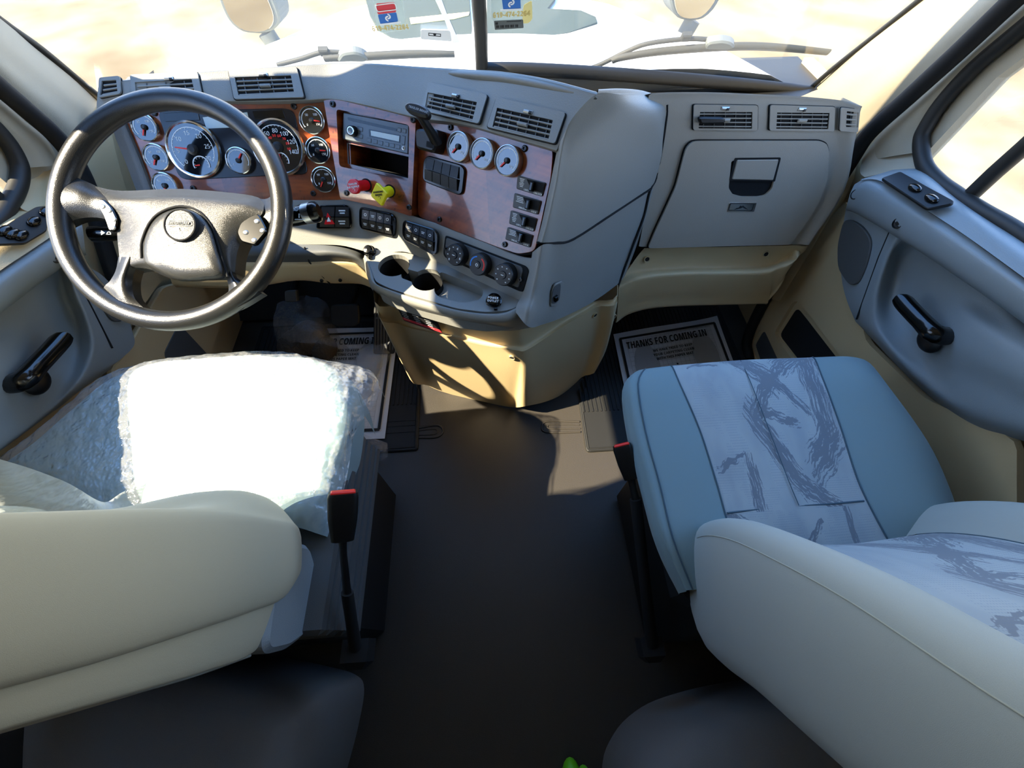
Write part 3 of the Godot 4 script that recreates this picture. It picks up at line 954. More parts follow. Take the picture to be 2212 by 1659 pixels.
	var so: Array = [[112, 444, 78, 447, 38, 470, -30, 515, -20, 530, 55, 527, 100, 500], [1903, 386, 1945, 371, 2000, 402, 2061, 435, 2058, 441, 2006, 452, 1998, 449]][k]
	b = MB.new()
	b.plate(rounded(pts(so, lift(pp, 0.024 if s > 0 else 0.016)), 0.006, 3), pp.normal, 0.006, 0.0015, -0.004)
	var sw := part(d, "switch_plate", b, M.black_plastic)
	var cs: Array = [[28, 505, 46, 508, 74, 478, 100, 456, 10, 498], [1976, 406, 2012, 429]][k]
	for j in range(0, cs.size(), 2):
		b = MB.new()
		var a2 := axes_px(lift(pp, 0.01), cs[j], cs[j + 1], cs[j] + 20, cs[j + 1] + (12 if s > 0 else -13))
		b.blob(on(cs[j], cs[j + 1], lift(pp, 0.028 if s > 0 else 0.020)), a2, Vector3(0.018, 0.009, 0.007), 14)
		part(sw, "rocker_switch", b, M.gloss_black)
	# kick panel with its two pockets, ahead of the seat
	var kp := Plane(Vector3(-f, 0, 0), -1.03)
	var ko: Array = [[300, 690, 255, 770, 225, 800, 330, 1000, 420, 850, 470, 700, 420, 600, 340, 620], [1840, 430, 1700, 585, 1640, 690, 1617, 745, 1640, 790, 1720, 940, 2000, 1200, 2212, 1250, 2212, 950, 2010, 860, 1880, 735]][k]
	if s > 0:
		csg_plate(w, "kick_panel", rounded(pts(ko, kp), 0.02, 2), kp, 0.015, [[rounded(pts([1680, 720, 1722, 651, 1735, 650, 1850, 800, 1780, 860], kp), 0.02, 3), 0.013], [rounded(pts([1629, 745, 1648, 711, 1660, 714, 1700, 800, 1660, 830], kp), 0.015, 3), 0.006]], M.tan_plastic)
		b = MB.new()
		b.plate(rounded(pts([1686, 724, 1724, 664, 1745, 690, 1830, 800, 1780, 845], kp), 0.02, 3), kp.normal, 0.003)
		part(w, "pocket", b, M.soft_black)
		b = MB.new()
		b.plate(rounded(pts([1633, 745, 1650, 716, 1658, 718, 1696, 800, 1660, 825], lift(kp, 0.008)), 0.012, 3), kp.normal, 0.002)
		part(w, "pocket", b, M.dark_grey_plastic)
	else:
		b = MB.new()
		b.plate(rounded(pts(ko, kp), 0.02, 2), kp.normal, 0.015, 0.003)
		part(w, "kick_panel", b, M.tan_plastic)
		b = MB.new()
		b.plate(rounded(pts([352, 765, 385, 700, 450, 770, 400, 850], lift(kp, 0.015)), 0.02, 3), kp.normal, 0.004)
		part(w, "pocket", b, M.dark_grey_plastic)

# ------------------------------------------------------------------ the dashboard
var PC: Plane
var PA: Plane
var PB: Plane
var PG: Plane

func arc(b: MB, at: Vector3, ax: Basis, r0: float, r1: float, a0: float, a1: float, h: float, seg := 24) -> void:
	for k in seg:
		var t0 := deg_to_rad(lerpf(a0, a1, float(k) / seg)); var t1 := deg_to_rad(lerpf(a0, a1, (k + 1.0) / seg))
		var d0 := ax.x * sin(t0) + ax.y * cos(t0); var d1 := ax.x * sin(t1) + ax.y * cos(t1)
		b.face([at + d0 * r0 + ax.z * h, at + d0 * r1 + ax.z * h, at + d1 * r1 + ax.z * h, at + d1 * r0 + ax.z * h], ax.z)

func tick(b: MB, at: Vector3, ax: Basis, a: float, r0: float, r1: float, w: float, h: float) -> void:
	var t := deg_to_rad(a)
	var d := ax.x * sin(t) + ax.y * cos(t)
	var e := ax.x * cos(t) - ax.y * sin(t)
	b.face([at + d * r0 - e * w + ax.z * h, at + d * r1 - e * w + ax.z * h, at + d * r1 + e * w + ax.z * h, at + d * r0 + e * w + ax.z * h], ax.z)

# dial with chrome ring, printed scale and red needle; angles run clockwise from straight up
func gauge(T: Node3D, called: String, px: float, py: float, pl: Plane, R: float, needle: float, nums: Array, a0: float, a1: float, label: String, small := false, ring := "chrome") -> Node3D:
	var at := on(px, py, lift(pl, 0.012))
	var ax := axes(pl)
	var n := pl.normal
	var b := MB.new()
	b.lathe([Vector2(R * 0.9, -0.006), Vector2(R * 0.9, 0.001), Vector2(0, 0.001)], at, n, 40)
	var g := part(T, called, b, M.dial_face, label)
	b = MB.new()
	b.lathe([Vector2(R, -0.014), Vector2(R, -0.002), Vector2(R * 0.975, 0.003), Vector2(R * 0.92, 0.004), Vector2(R * 0.885, 0.001), Vector2(R * 0.885, -0.004)], at, n, 48)
	part(g, "bezel", b, M[ring])
	b = MB.new()
	arc(b, at, ax, R * 0.74, R * (0.765 if not small else 0.79), a0, a1, 0.0016, 40)
	var tn := 24 if not small else 8
	for k in tn + 1:
		tick(b, at, ax, lerpf(a0, a1, float(k) / tn), R * (0.68 if k % 4 == 0 else 0.71), R * 0.76, R * 0.008, 0.0017)
	for k in nums.size():
		var a := deg_to_rad(lerpf(a0, a1, float(k) / maxf(nums.size() - 1, 1)))
		var rr := R * (0.56 if not small else 0.5)
		b.text(nums[k], R * (0.14 if not small else 0.15), at + ax.x * sin(a) * rr + ax.y * cos(a) * rr + n * 0.0014, ax, 0.0005, false)
	part(g, "dial_print", b, M.print_white)
	b = MB.new()
	var t := deg_to_rad(needle)
	var d := ax.x * sin(t) + ax.y * cos(t)
	var e := ax.x * cos(t) - ax.y * sin(t)
	var w := R * (0.05 if small else 0.03)
	b.plate([at + d * R * 0.16 - e * w, at + d * R * 0.62 - e * w * 0.6, at + d * R * 0.62 + e * w * 0.6, at + d * R * 0.16 + e * w], n, 0.002, 0.0, 0.003)
	part(g, "needle", b, M.needle_red)
	b = MB.new()
	b.lathe([Vector2(R * 0.2, 0.001), Vector2(R * 0.19, 0.005), Vector2(R * 0.1, 0.007), Vector2(0, 0.007)], at, n, 20)
	part(g, "needle_hub", b, M.black_plastic)
	return g

func screw(T: Node3D, px: float, py: float, pl: Plane, r := 0.0065) -> void:
	var at := on(px, py, pl)
	var b := MB.new()
	b.lathe([Vector2(r, 0), Vector2(r * 0.96, 0.003), Vector2(r * 0.7, 0.0045), Vector2(r * 0.45, 0.0045), Vector2(r * 0.4, 0.0015), Vector2(0, 0.0015)], at, pl.normal, 16)
	part(T, "screw", b, M.bolt_metal)

func vent(T: Node3D, o: Array, q: Array, pl: Plane, ns: int, nv: int, m: Material, knob: Array, tab := true) -> void:
	var n := pl.normal
	var b := MB.new()
	b.plate(rounded(shrink(pts(o, pl), 1.035), 0.006, 3), n, 0.0025, 0.0, 0.0)
	var v := part(T, "air_vent", b, M.seam_black)
	var outer := rounded(pts(o, pl), 0.005, 3)
	var inner := rounded(pts(q, pl), 0.001, 3)
	b = MB.new()
	b.frame(shift(outer, n * -0.003), shift(inner, n * -0.003), n, 0.009, 0.0)
	part(v, "vent_frame", b, m)
	b = MB.new()
	b.plate(pts(q, pl), n, 0.001, 0, 0.0019)
	part(v, "vent_duct", b, M.void_black)
	var p := pts(q, lift(pl, 0.0048))   # TL TR BR BL
	for k in ns:
		var t := (k + 0.5) / ns + 0.12 / ns
		var a: Vector3 = p[0].lerp(p[3], t)
		var c: Vector3 = p[1].lerp(p[2], t)
		var x := (c - a).normalized()
		var y := n.cross(x).normalized()
		b = MB.new()
		var h: float = p[0].distance_to(p[3]) / ns
		b.box((a + c) * 0.5, Basis(x, (y * 0.94 - n * 0.34).normalized(), (n * 0.94 + y * 0.34).normalized()), Vector3(a.distance_to(c), h * 0.30, 0.0028), 0.0008)
		part(v, "slat", b, m)
	for k in nv:
		var t := (k + 0.5) / nv
		var p2 := pts(q, lift(pl, 0.004))
		b = MB.new()
		b.tube([p2[0].lerp(p2[1], t), p2[3].lerp(p2[2], t)], 0.0012, 6)
		part(v, "vane", b, M.dark_grey_plastic)
	if tab:
		b = MB.new()
		var mid: Vector3 = (p[0] + p[1] + p[2] + p[3]) * 0.25
		var x: Vector3 = (p[1] - p[0]).normalized()
		b.box(mid + n * 0.004, Basis(x, n.cross(x), n), Vector3(0.022, 0.006, 0.006), 0.0015)
		part(v, "direction_tab", b, m)
	if knob.size():
		b = MB.new()
		var x: Vector3 = (p[1] - p[0]).normalized()
		b.box(on(knob[0], knob[1], lift(pl, 0.007)), Basis(x, n.cross(x), n), Vector3(0.019, 0.006, 0.005), 0.002)
		part(v, "vent_slider", b, M.satin_metal)
		b = MB.new()
		b.box(on(knob[0] + 5, knob[1] + 2, lift(pl, 0.0085)), Basis(x, n.cross(x), n), Vector3(0.006, 0.005, 0.005), 0.001)
		part(v, "vent_slider", b, M.black_plastic)

# black block of rocker keys: outline, four corners of the key field, columns
func key_block(T: Node3D, o: Array, q: Array, pl: Plane, cols: int, icons: Array, label := "") -> Node3D:
	var n := pl.normal
	var b := MB.new()
	b.plate(rounded(pts(o, pl), 0.008, 3), n, 0.009, 0.002, -0.002)
	var blk := part(T, "switch_panel", b, M.gloss_black, label)
	var p := pts(q, lift(pl, 0.007))
	for c in cols:
		var a: Vector3 = p[0].lerp(p[1], (c + 0.04) / cols); var d: Vector3 = p[0].lerp(p[1], (c + 0.96) / cols)
		var e: Vector3 = p[3].lerp(p[2], (c + 0.04) / cols); var f: Vector3 = p[3].lerp(p[2], (c + 0.96) / cols)
		for r in 2:
			b = MB.new()
			var k := [a.lerp(e, 0.02 + r * 0.5), d.lerp(f, 0.02 + r * 0.5), d.lerp(f, 0.48 + r * 0.5), a.lerp(e, 0.48 + r * 0.5)]
			# each key rises towards its lower (or upper) edge
			var hi := 0.007
			var top := [k[0] + n * (hi if r == 1 else 0.002), k[1] + n * (hi if r == 1 else 0.002), k[2] + n * (0.003 if r == 1 else 0.005), k[3] + n * (0.003 if r == 1 else 0.005)]
			var nn: Vector3 = (top[3] - top[0]).cross(top[1] - top[0]).normalized()
			if nn.dot(n) < 0: nn = -nn
			b.face(top, nn)
			for j in 4:
				var j2 := (j + 1) % 4
				b.face([k[j], k[j2], top[j2], top[j]], ((k[j] + k[j2]) * 0.5 - (k[0] + k[1] + k[2] + k[3]) * 0.25).normalized())
			var key := part(blk, "rocker_key", b, M.black_plastic)
			var idx := r * cols + c
			if idx < icons.size() and icons[idx] != "":
				b = MB.new()
				var x: Vector3 = (k[1] - k[0]).normalized()
				var cen: Vector3 = (top[0] + top[1] + top[2] + top[3]) * 0.25 + nn * 0.0004
				var w: float = k[0].distance_to(k[1])
				if icons[idx] == "-":
					for j in 2: b.box(cen + nn.cross(x) * w * (0.08 - 0.18 * j), Basis(x, nn.cross(x), nn), Vector3(w * (0.5 - 0.12 * j), w * 0.09, 0.0006))
				elif icons[idx] == "o":
					arc(b, cen, Basis(x, nn.cross(x), nn), w * 0.13, w * 0.2, 0, 360, 0.0003, 12)
				else: b.text(icons[idx], w * 0.3, cen, Basis(x, nn.cross(x), nn), 0.0005)
				part(blk, "key_print", b, M.print_white)
	return blk

func dashboard() -> void:
	var T := thing("dashboard", "grey wraparound dashboard with wood-look panels, dials, air vents and tan lower console", "dashboard", Vector3(0, 0, -1.0))
	PC = plane(nrm(34, 2), at_depth(416, 324, 0.96))
	PA = plane_by(on(705, 212, PC), on(741, 425, PC), -18)
	PB = lift(plane_by(on(903, 256, PA), on(893, 463, PA), -36), -0.015)
	PG = plane(nrm(15, 0), at_z(1640, 420, -0.98))
	var b := MB.new()
	# upper shell: from the lip over the dials up to the crest and down to the glass
	var cols := [[208, 240, 214, 190, 8, 0], [240, 220, 236, 181, 4, 0], [290, 217, 288, 173, 2, 0], [440, 216, 440, 157, 2, 0], [570, 216, 570, 148, 2, 0], [660, 214, 655, 142, -1, 0], [720, 212, 725, 138, -8, 0], [800, 227, 800, 139, -18, 1], [895, 250, 895, 146, -28, 1], [1000, 265, 1010, 153, -36, 2], [1070, 284, 1085, 158, -36, 2], [1140, 304, 1180, 174, -36, 2], [1203, 322, 1290, 203, -36, 2]]
	var rows := [[], [], [], [], [], [], []]
	for c in cols:
		var pl: Plane = lift([PC, PA, PB][c[5]], 0.022)
		var lip := on(c[0], c[1], pl)
		var face := plane(nrm(50, c[4]), lip)
		var crest := on(c[2], c[3], face)
		rows[0].append(Vector3(crest.x * 1.03, 0.78, -1.32))
		rows[1].append(crest.lerp(Vector3(crest.x * 1.03, 0.78, -1.32), 0.12) + Vector3(0, 0.004, 0))
		rows[2].append(crest)
		rows[3].append(crest.lerp(lip, 0.12) + face.normal * 0.002)
		rows[4].append(crest.lerp(lip, 0.92))
		rows[5].append(lip - face.normal * 0.003 - Vector3(0, 0.003, 0))
		rows[6].append(lip - pl.normal * 0.035 - Vector3(0, 0.008, 0))
	b.grid(smooth(rows, 3, 6), C)
	part(T, "upper_shell", b, M.grey_plastic)
	# soft ridge along the far side of the crest
	b = MB.new()
	var rp := []
	for q in [[905, 153, 9], [985, 159, 9], [1075, 167, 9], [1160, 181, 9], [1235, 198, 9], [1290, 213, 9]]:
		rp.append(on(q[0], q[1], plane(nrm(50, -36), on(1130, 301, lift(PB, 0.022)))))
	var rl := []
	for k in 26: rl.append(0.0095 * pow(sin(PI * (k + 0.15) / 25.3), 0.45))
	b.tube(curve(rp, 5), rl, 12, 0.45, nrm(50, -36))
	part(T, "shelf_lip", b, M.grey_plastic)
	# end of the cluster on the door side
	b = MB.new()
	rows = []
	for q in [[262, 236, 232, 240, 212, 250], [285, 290, 250, 300, 228, 310], [310, 350, 275, 360, 250, 370], [340, 432, 305, 440, 280, 450]]:
		var p := on(q[2], q[3], lift(PC, 0.012))
		rows.append([on(q[0], q[1], lift(PC, 0.004)), on(q[0] - 6, q[1] + 1, lift(PC, 0.012)), p, p + Vector3(-0.02, -0.01, -0.10), p + Vector3(-0.03, -0.03, -0.28)])
	b.grid(rows, C)
	part(T, "cluster_side", b, M.dark_grey_plastic)
	# wood boards
	b = MB.new()
	b.plate(pts([262, 232, 470, 217, 640, 210, 708, 205, 744, 432, 560, 434, 350, 438, 338, 430], PC), PC.normal, 0.012, 0.001, -0.008)
	part(T, "cluster_board", b, M.wood, "wood-look board round the dials")
	b = MB.new()
	b.plate(rounded(pts([344, 241, 618, 235, 637, 241, 668, 376, 405, 389, 388, 380], PC), 0.014, 4), PC.normal, 0.004, 0.001, 0.003)
	var cf := part(T, "dial_panel", b, M.cluster_face)
	for q in [[358, 246, 432, 243, 436, 261, 363, 264], [549, 242, 614, 239, 620, 256, 554, 259]]:
		b = MB.new()
		b.plate(pts(q, PC), PC.normal, 0.002, 0.0005, 0.007)
		part(cf, "warning_lamp_strip", b, M.gloss_black)
	b = MB.new()
	b.plate(pts([443, 255, 538, 244, 545, 275, 451, 279], PC), PC.normal, 0.002, 0, 0.007)
	part(cf, "message_screen", b, M.screen_grey)
	var PCf := lift(PC, 0.004)
	gauge(T, "rev_counter", 418, 323.5, PCf, 0.0585, -80, ["0", "5", "10", "15", "20", "25", "30"], -135, 125, "large dial numbered 0 to 30")
	gauge(T, "speedometer", 601, 318, PCf, 0.0585, -128, ["0", "20", "40", "60", "80", "100", "120", "140"], -140, 110, "large dial numbered 0 to 140")
	gauge(T, "dial_gauge", 516, 347, PCf, 0.0285, 38, ["0", "", "", ""], -120, 120, "", true)
	var sg := [[313, 275, -155], [338, 340, -150], [357, 401, -170], [674, 260, 100], [687, 325, 95], [699, 388, -150]]
	for q in sg:
		gauge(T, "dial_gauge", q[0], q[1], PC, 0.0287, q[2], ["0", "50", "100", "150"], -125, 125, "", true)
	# inner small dials of the two large ones
	for q in [[435, 356, 0.0185, -95], [607, 348, 0.0185, 0]]:
		b = MB.new()
		var at := on(q[0], q[1], lift(PC, 0.0185))
		var ax := axes(PC)
		arc(b, at, ax, q[2] * 0.88, q[2], -110, 110, 0, 30)
		for k in 9: tick(b, at, ax, -110 + k * 27.5, q[2] * 0.7, q[2] * 0.9, 0.0003, 0)
		var t: float = deg_to_rad(q[3])
		var d := ax.x * sin(t) + ax.y * cos(t)
		var e := ax.x * cos(t) - ax.y * sin(t)
		part(T, "inner_scale", b, M.print_white)
		b = MB.new()
		b.plate([at + d * 0.003 - e * 0.0014, at + d * 0.014 - e * 0.001, at + d * 0.014 + e * 0.001, at + d * 0.003 + e * 0.0014], ax.z, 0.001, 0, 0.0005)
		part(T, "inner_needle", b, M.needle_red)
	# orange inner row of the speed dial
	b = MB.new()
	for k in 9:
		var a := deg_to_rad(-115 + k * 27.0)
		var ax := axes(PC)
		b.text(str((k + 1) * 10), 0.0055, on(601, 318, lift(PC, 0.0176)) + ax.x * sin(a) * 0.0235 + ax.y * cos(a) * 0.0235, ax, 0.0004)
	part(T, "inner_numbers", b, M.needle_red)
	# radio board, a thick wood-look bezel with a pocket
	csg_plate(T, "radio_board", rounded(pts([706, 211, 800, 227, 904, 255, 894, 467, 850, 453, 800, 441, 742, 429], PA), 0.004, 2), PA, 0.135,
		[[rounded(pts([734, 238, 890, 272, 887, 393, 740, 360], PA), 0.008, 3), 0.024], [pts([751, 309, 886, 339, 885, 386, 753, 354], PA), 0.12]], M.wood, -0.121, "wood-look radio board")
	b = MB.new()
	var cbo := pts([751, 309, 886, 339, 885, 386, 753, 354], lift(PA, -0.0095))
	b.frame(cbo, shrink(cbo, 0.975), PA.normal, 0.003, 0.0)
	part(T, "cubby_rim", b, M.radio_grey)
	b = MB.new()
	var cbi := shrink(cbo, 0.975)
	var cbd := shift(shrink(cbo, 0.96), -PA.normal * 0.095)
	for k in 4:
		var k2 := (k + 1) % 4
		var mid: Vector3 = (cbi[0] + cbi[2]) * 0.5
		var fn: Vector3 = mid - (cbi[k] + cbi[k2]) * 0.5
		b.face([cbi[k], cbi[k2], cbd[k2], cbd[k]], (fn - PA.normal * fn.dot(PA.normal)).normalized())
	b.face(cbd, PA.normal)
	part(T, "cubby_liner", b, M.void_black)
	var PR := lift(PA, -0.006)
	b = MB.new()
	b.plate(rounded(pts([744, 243, 886, 270, 884, 334, 742, 301], PR), 0.003, 3), PA.normal, 0.010, 0.002, -0.004)
	var radio := part(T, "radio", b, M.radio_grey, "grey radio with small display")
	var PRf := lift(PR, 0.0058)
	b = MB.new()
	b.plate(rounded(pts([751, 253, 858, 278, 857, 284, 752, 260], PRf), 0.003, 2), PA.normal, 0.0012, 0, 0)
	b.plate(rounded(pts([797, 279, 865, 292, 864, 309, 798, 295], PRf), 0.001, 2), PA.normal, 0.0012, 0, 0)
	part(radio, "disc_slot", b, M.gloss_black)
	b = MB.new()
	b.plate(pts([801, 282, 863, 294, 862, 306, 802, 293], lift(PRf, 0.0012)), PA.normal, 0.0008, 0, 0)
	part(radio, "display", b, M.screen_grey)
	b = MB.new()
	b.lathe([Vector2(0.0115, 0), Vector2(0.0108, 0.013), Vector2(0.0088, 0.014)], on(764, 284, PRf), PA.normal, 24)
	part(radio, "volume_knob", b, M.black_plastic)
	b = MB.new()
	b.lathe([Vector2(0.0088, 0.0138), Vector2(0.0082, 0.0146), Vector2(0.0066, 0.0146), Vector2(0.0062, 0.0138)], on(764, 284, PRf), PA.normal, 24)
	part(radio, "knob_ring", b, M.chrome)
	b = MB.new()
	b.lathe([Vector2(0.0063, 0.0138), Vector2(0, 0.0138)], on(764, 284, PRf), PA.normal, 24)
	part(radio, "knob_face", b, M.radio_grey)
	var rax := axes_px(PRf, 798, 303, 860, 317)
	for q in [[798, 303, 0.0105], [811, 306, 0.0105], [823, 309, 0.0105], [836, 312, 0.0105], [848, 314.5, 0.0105], [860, 317, 0.0105], [863, 281, 0.009], [874, 283, 0.009], [778, 279, 0.014], [778, 294, 0.014], [872, 303, 0.008]]:
		b = MB.new()
		b.box(on(q[0], q[1], PRf), rax, Vector3(q[2], 0.0085 if q[2] != 0.008 else 0.018, 0.003), 0.0008)
		part(radio, "radio_button", b, M.radio_grey)
	b = MB.new()
	b.lathe([Vector2(0.0042, 0), Vector2(0.0042, 0.001), Vector2(0.0022, 0.0015), Vector2(0.002, 0), Vector2(0, 0)], on(872, 320, PRf), PA.normal, 16)
	part(radio, "socket_ring", b, M.satin_metal)
	# right wood board
	b = MB.new()
	b.plate(rounded(pts([906, 236, 1200, 320, 1196, 380, 1160, 548, 1120, 553, 1080, 540, 903, 472, 902, 300], PB), 0.012, 3), PB.normal, 0.004, 0, -0.006)
	part(T, "board_gap", b, M.seam_black)
	b = MB.new()
	b.plate(rounded(pts([908, 238, 1197, 322, 1192, 385, 1157, 543, 1121, 549, 1082, 536, 905, 468, 904, 300], PB), 0.012, 3), PB.normal, 0.010, 0.001, -0.006)
	part(T, "switch_board", b, M.wood, "wood-look board with dials and switches")
	var PBf := lift(PB, 0.004)
	for q in [[990.5, 317], [1041.5, 332], [1096, 347]]:
		gauge(T, "dial_gauge", q[0], q[1], lift(PBf, 0.004), 0.0297, -145, ["0", "", "100"], -125, 125, "dial with pale ring", true, "satin_metal")
	key_block(T, [927, 336, 999, 356, 1008, 367, 1002, 418, 994, 422, 922, 394, 916, 386, 918, 347], [923, 341, 993, 360, 989, 414, 918, 388], PBf, 4, [])
	var adj := [[1120, 379, 1180, 395, 1172, 425, 1117, 408], [1113, 417, 1170, 434, 1163, 464, 1109, 448], [1105, 454, 1161, 472, 1154, 501, 1101, 483], [1098, 490, 1152, 508, 1146, 535, 1093, 517]]
	for k in 4:
		var q: Array = adj[k]
		b = MB.new()
		b.plate(rounded(pts(q, PBf), 0.003, 2), PB.normal, 0.006, 0.0015, -0.001)
		var a := part(T, "toggle_switch", b, M.dark_grey_plastic)
		var p := pts(q, lift(PBf, 0.005))
		var x: Vector3 = (p[1] - p[0]).normalized()
		var ax := Basis(x, PB.normal.cross(x), PB.normal)
		b = MB.new()
		b.plate([p[0].lerp(p[1], 0.3).lerp(p[3].lerp(p[2], 0.3), 0.1), p[0].lerp(p[1], 0.96).lerp(p[3].lerp(p[2], 0.96), 0.06), p[0].lerp(p[1], 0.95).lerp(p[3].lerp(p[2], 0.95), 0.75), p[0].lerp(p[1], 0.55).lerp(p[3].lerp(p[2], 0.55), 0.75)], PB.normal, 0.0006)
		part(a, "toggle_well", b, M.void_black)
		b = MB.new()
		b.box(p[0].lerp(p[2], 0.5) + x * 0.006 + PB.normal * 0.006, ax, Vector3(0.008, 0.018, 0.012), 0.002)
		part(a, "toggle", b, M.gloss_black)
		b = MB.new()
		for j in (6 if k % 2 == 0 else 4):
			b.box(p[0].lerp(p[1], 0.15).lerp(p[3].lerp(p[2], 0.15), 0.18 + j * 0.11) + x * (0.004 if k % 2 else 0.0) , ax, Vector3((0.011 if k % 2 == 0 else 0.018) - 0.002 * (j % 3), 0.0011, 0.0006))
		b.text(["LOCK", "UNLOCK", "LOCK", "UNLOCK"][k], 0.0035, p[0].lerp(p[1], 0.36).lerp(p[3].lerp(p[2], 0.36), 0.88), ax, 0.0004)
		b.text(["UNLOCK", "LOCK", "UNLOCK", "LOCK"][k], 0.0035, p[0].lerp(p[1], 0.8).lerp(p[3].lerp(p[2], 0.8), 0.9), ax, 0.0004)
		part(a, "switch_print", b, M.print_white)
	for q in [[974, 275], [1134, 321], [950, 474], [1091, 528]]: screw(T, q[0], q[1], PBf)
	for q in [[719, 225], [893, 259], [884, 448], [749, 417]]: screw(T, q[0], q[1], lift(PA, 0.014))
	for q in [[635, 230], [334, 244], [418, 407], [677, 418]]: screw(T, q[0], q[1], PCf)
	# trailer brake lever
	b = MB.new()
	b.plate(rounded(pts([917, 284, 963, 284, 966, 300, 958, 336, 919, 325], PBf), 0.01, 3), PB.normal, 0.036, 0.005, 0)
	var lev := part(T, "lever_housing", b, M.black_plastic)
	b = MB.new()
	var la := [on(943, 310, lift(PB, 0.034)), on(930, 285, lift(PB, 0.055)), on(915, 262, lift(PB, 0.075)), on(905, 246, lift(PB, 0.088))]
	b.tube(curve(la, 4), [0.014, 0.0135, 0.013, 0.0125, 0.012, 0.0115, 0.011, 0.0105, 0.01, 0.01, 0.01, 0.01, 0.01], 12, 0.55, PB.normal)
	part(T, "brake_lever", b, M.black_plastic)
	b = MB.new()
	var hpl := plane(nrm(48, -20), on(902, 237, lift(PB, 0.095)))
	b.plate(rounded(pts([874, 229, 884, 221, 905, 224, 925, 234, 930, 246, 925, 257, 905, 253, 880, 242], hpl), 0.008, 3), hpl.normal, 0.014, 0.004, -0.008, true)
	part(T, "lever_paddle", b, M.black_plastic)
	b = MB.new()
	b.text("TRAILER BRAKE", 0.0043, on(903, 236, lift(hpl, 0.0064)), axes_px(hpl, 880, 229, 922, 243), 0.0005)
	part(T, "lever_print", b, M.print_grey)
	b = MB.new()
	b.plate(pts([922, 304, 940, 310, 938, 322, 921, 317], lift(PBf, 0.036)), PB.normal, 0.0008)
	part(lev, "lever_slot", b, M.void_black)
	# push-pull valve knobs
	var kn := [[765, 403, 791, 400, 0.0165, 8, 22.5, "knob_red", "red octagonal knob", ["TRAILER", "AIR SUPPLY"]], [820, 420, 842, 413, 0.0195, 4, 0.0, "knob_yellow", "yellow diamond knob", ["PARKING", "BRAKE"]]]
	for q in kn:
		var base := on(q[2], q[3], lift(PA, 0.014))
		var hp := lift(PA, 0.058)
		var head := on(q[0], q[1], hp)
		b = MB.new()
		b.tube([base, base.lerp(head, 0.5), head], 0.0115, 18)
		var stem := part(T, "valve_stem", b, M[q[7]])
		b = MB.new()
		var ax := axes(PA, 14.0)
		var o := []
		for j in q[5]:
			var a: float = deg_to_rad(q[6] + 360.0 * j / q[5])
			o.append(head + (ax.x * sin(a) + ax.y * cos(a) * (1.15 if q[5] == 4 else 1.0)) * q[4] * (1.12 if q[5] == 4 else 1.0))
		b.plate(rounded(o, 0.004, 3), PA.normal, 0.009, 0.002, -0.005, true)
		part(T, "valve_knob", b, M[q[7]], q[8])
		b = MB.new()
		for j in 2: b.text(q[9][j], 0.0042, head + PA.normal * 0.0046 + ax.y * (0.005 - 0.006 * j), ax, 0.0005)
		arc(b, head - ax.y * 0.007, ax, 0.0022, 0.0032, -60, 160, 0.0048, 10)
		part(T, "knob_print", b, M.print_white if q[5] == 8 else M.print_black)
		b = MB.new()
		b.lathe([Vector2(0.0145, 0.001), Vector2(0.0145, 0.0006), Vector2(0, 0.0006)], base, PA.normal, 20)
		part(T, "valve_hole", b, M.void_black)
	# strip under the boards
	b = MB.new()
	var top := [[290, 440, 0], [450, 436, 0], [640, 432, 0], [741, 430, 0], [800, 442, 1], [850, 455, 1], [893, 470, 1], [960, 492, 2], [1050, 527, 2], [1120, 556, 2], [1165, 562, 2]]
	var bot := [[320, 520], [470, 525], [650, 528], [735, 530], [790, 543], [835, 546], [880, 545], [940, 572], [1030, 614], [1105, 645], [1150, 650]]
	rows = [[], [], [], []]
	for k in top.size():
		var pl: Plane = lift([PC, PA, PB][top[k][2]], 0.004)
		var p := on(top[k][0], top[k][1], pl)
		var q := on(bot[k][0], bot[k][1], pl)
		rows[0].append(p - pl.normal * 0.012)
		rows[1].append(p)
		rows[2].append(p.lerp(q, 0.5))
		rows[3].append(q)
	b.grid(smooth(rows, 3, 5), C)
	part(T, "lower_strip", b, M.grey_plastic)
	var PAs := lift(PA, 0.006)
	var PBs := lift(PB, 0.006)
	var hz := key_block(T, [690, 443, 751, 442, 759, 456, 761, 486, 757, 495, 684, 495], [694, 446, 755, 446, 757, 491, 690, 491], lift(PC, 0.008), 2, ["", "-", "", "-"], "black switches with red hazard triangle")
	b = MB.new()
	b.plate(rounded(pts([708, 459, 724, 484, 701, 485], lift(PC, 0.018)), 0.002, 2), PC.normal, 0.003, 0.0005)
	part(hz, "hazard_triangle", b, M.knob_red)
	b = MB.new()
	b.plate(pts([709.5, 468, 715, 478.5, 706, 479], lift(PC, 0.0215)), PC.normal, 0.0005, 0)
	part(hz, "hazard_print", b, M.print_white)
	key_block(T, [783, 447, 847, 460, 857, 472, 855, 508, 850, 512, 783, 495, 778, 486, 778, 452], [783, 452, 846, 465, 848, 507, 783, 492], PAs, 4, ["o", "-", "o", "o", "-", "-", "-", "-"])
	var PM := plane3(on(872, 478, lift(PA, 0.009)), on(874, 522, lift(PA, 0.009)), on(949, 512, lift(PB, 0.013)))
	key_block(T, [877, 475, 941, 495, 949, 506, 947, 546, 940, 551, 875, 518, 871, 506, 872, 481], [878, 480, 938, 500, 938, 544, 876, 514], PM, 4, ["-", "o", "-", "o", "-", "-", "-", "-"])
	# heater panel
	b = MB.new()
	b.plate(rounded(pts([962, 508, 1137, 575, 1143, 585, 1130, 631, 1121, 629, 961, 556, 957, 548], PBs), 0.006, 3), PB.normal, 0.004, 0.001, -0.003)
	part(T, "heater_rim", b, M.seam_black)
	b = MB.new()
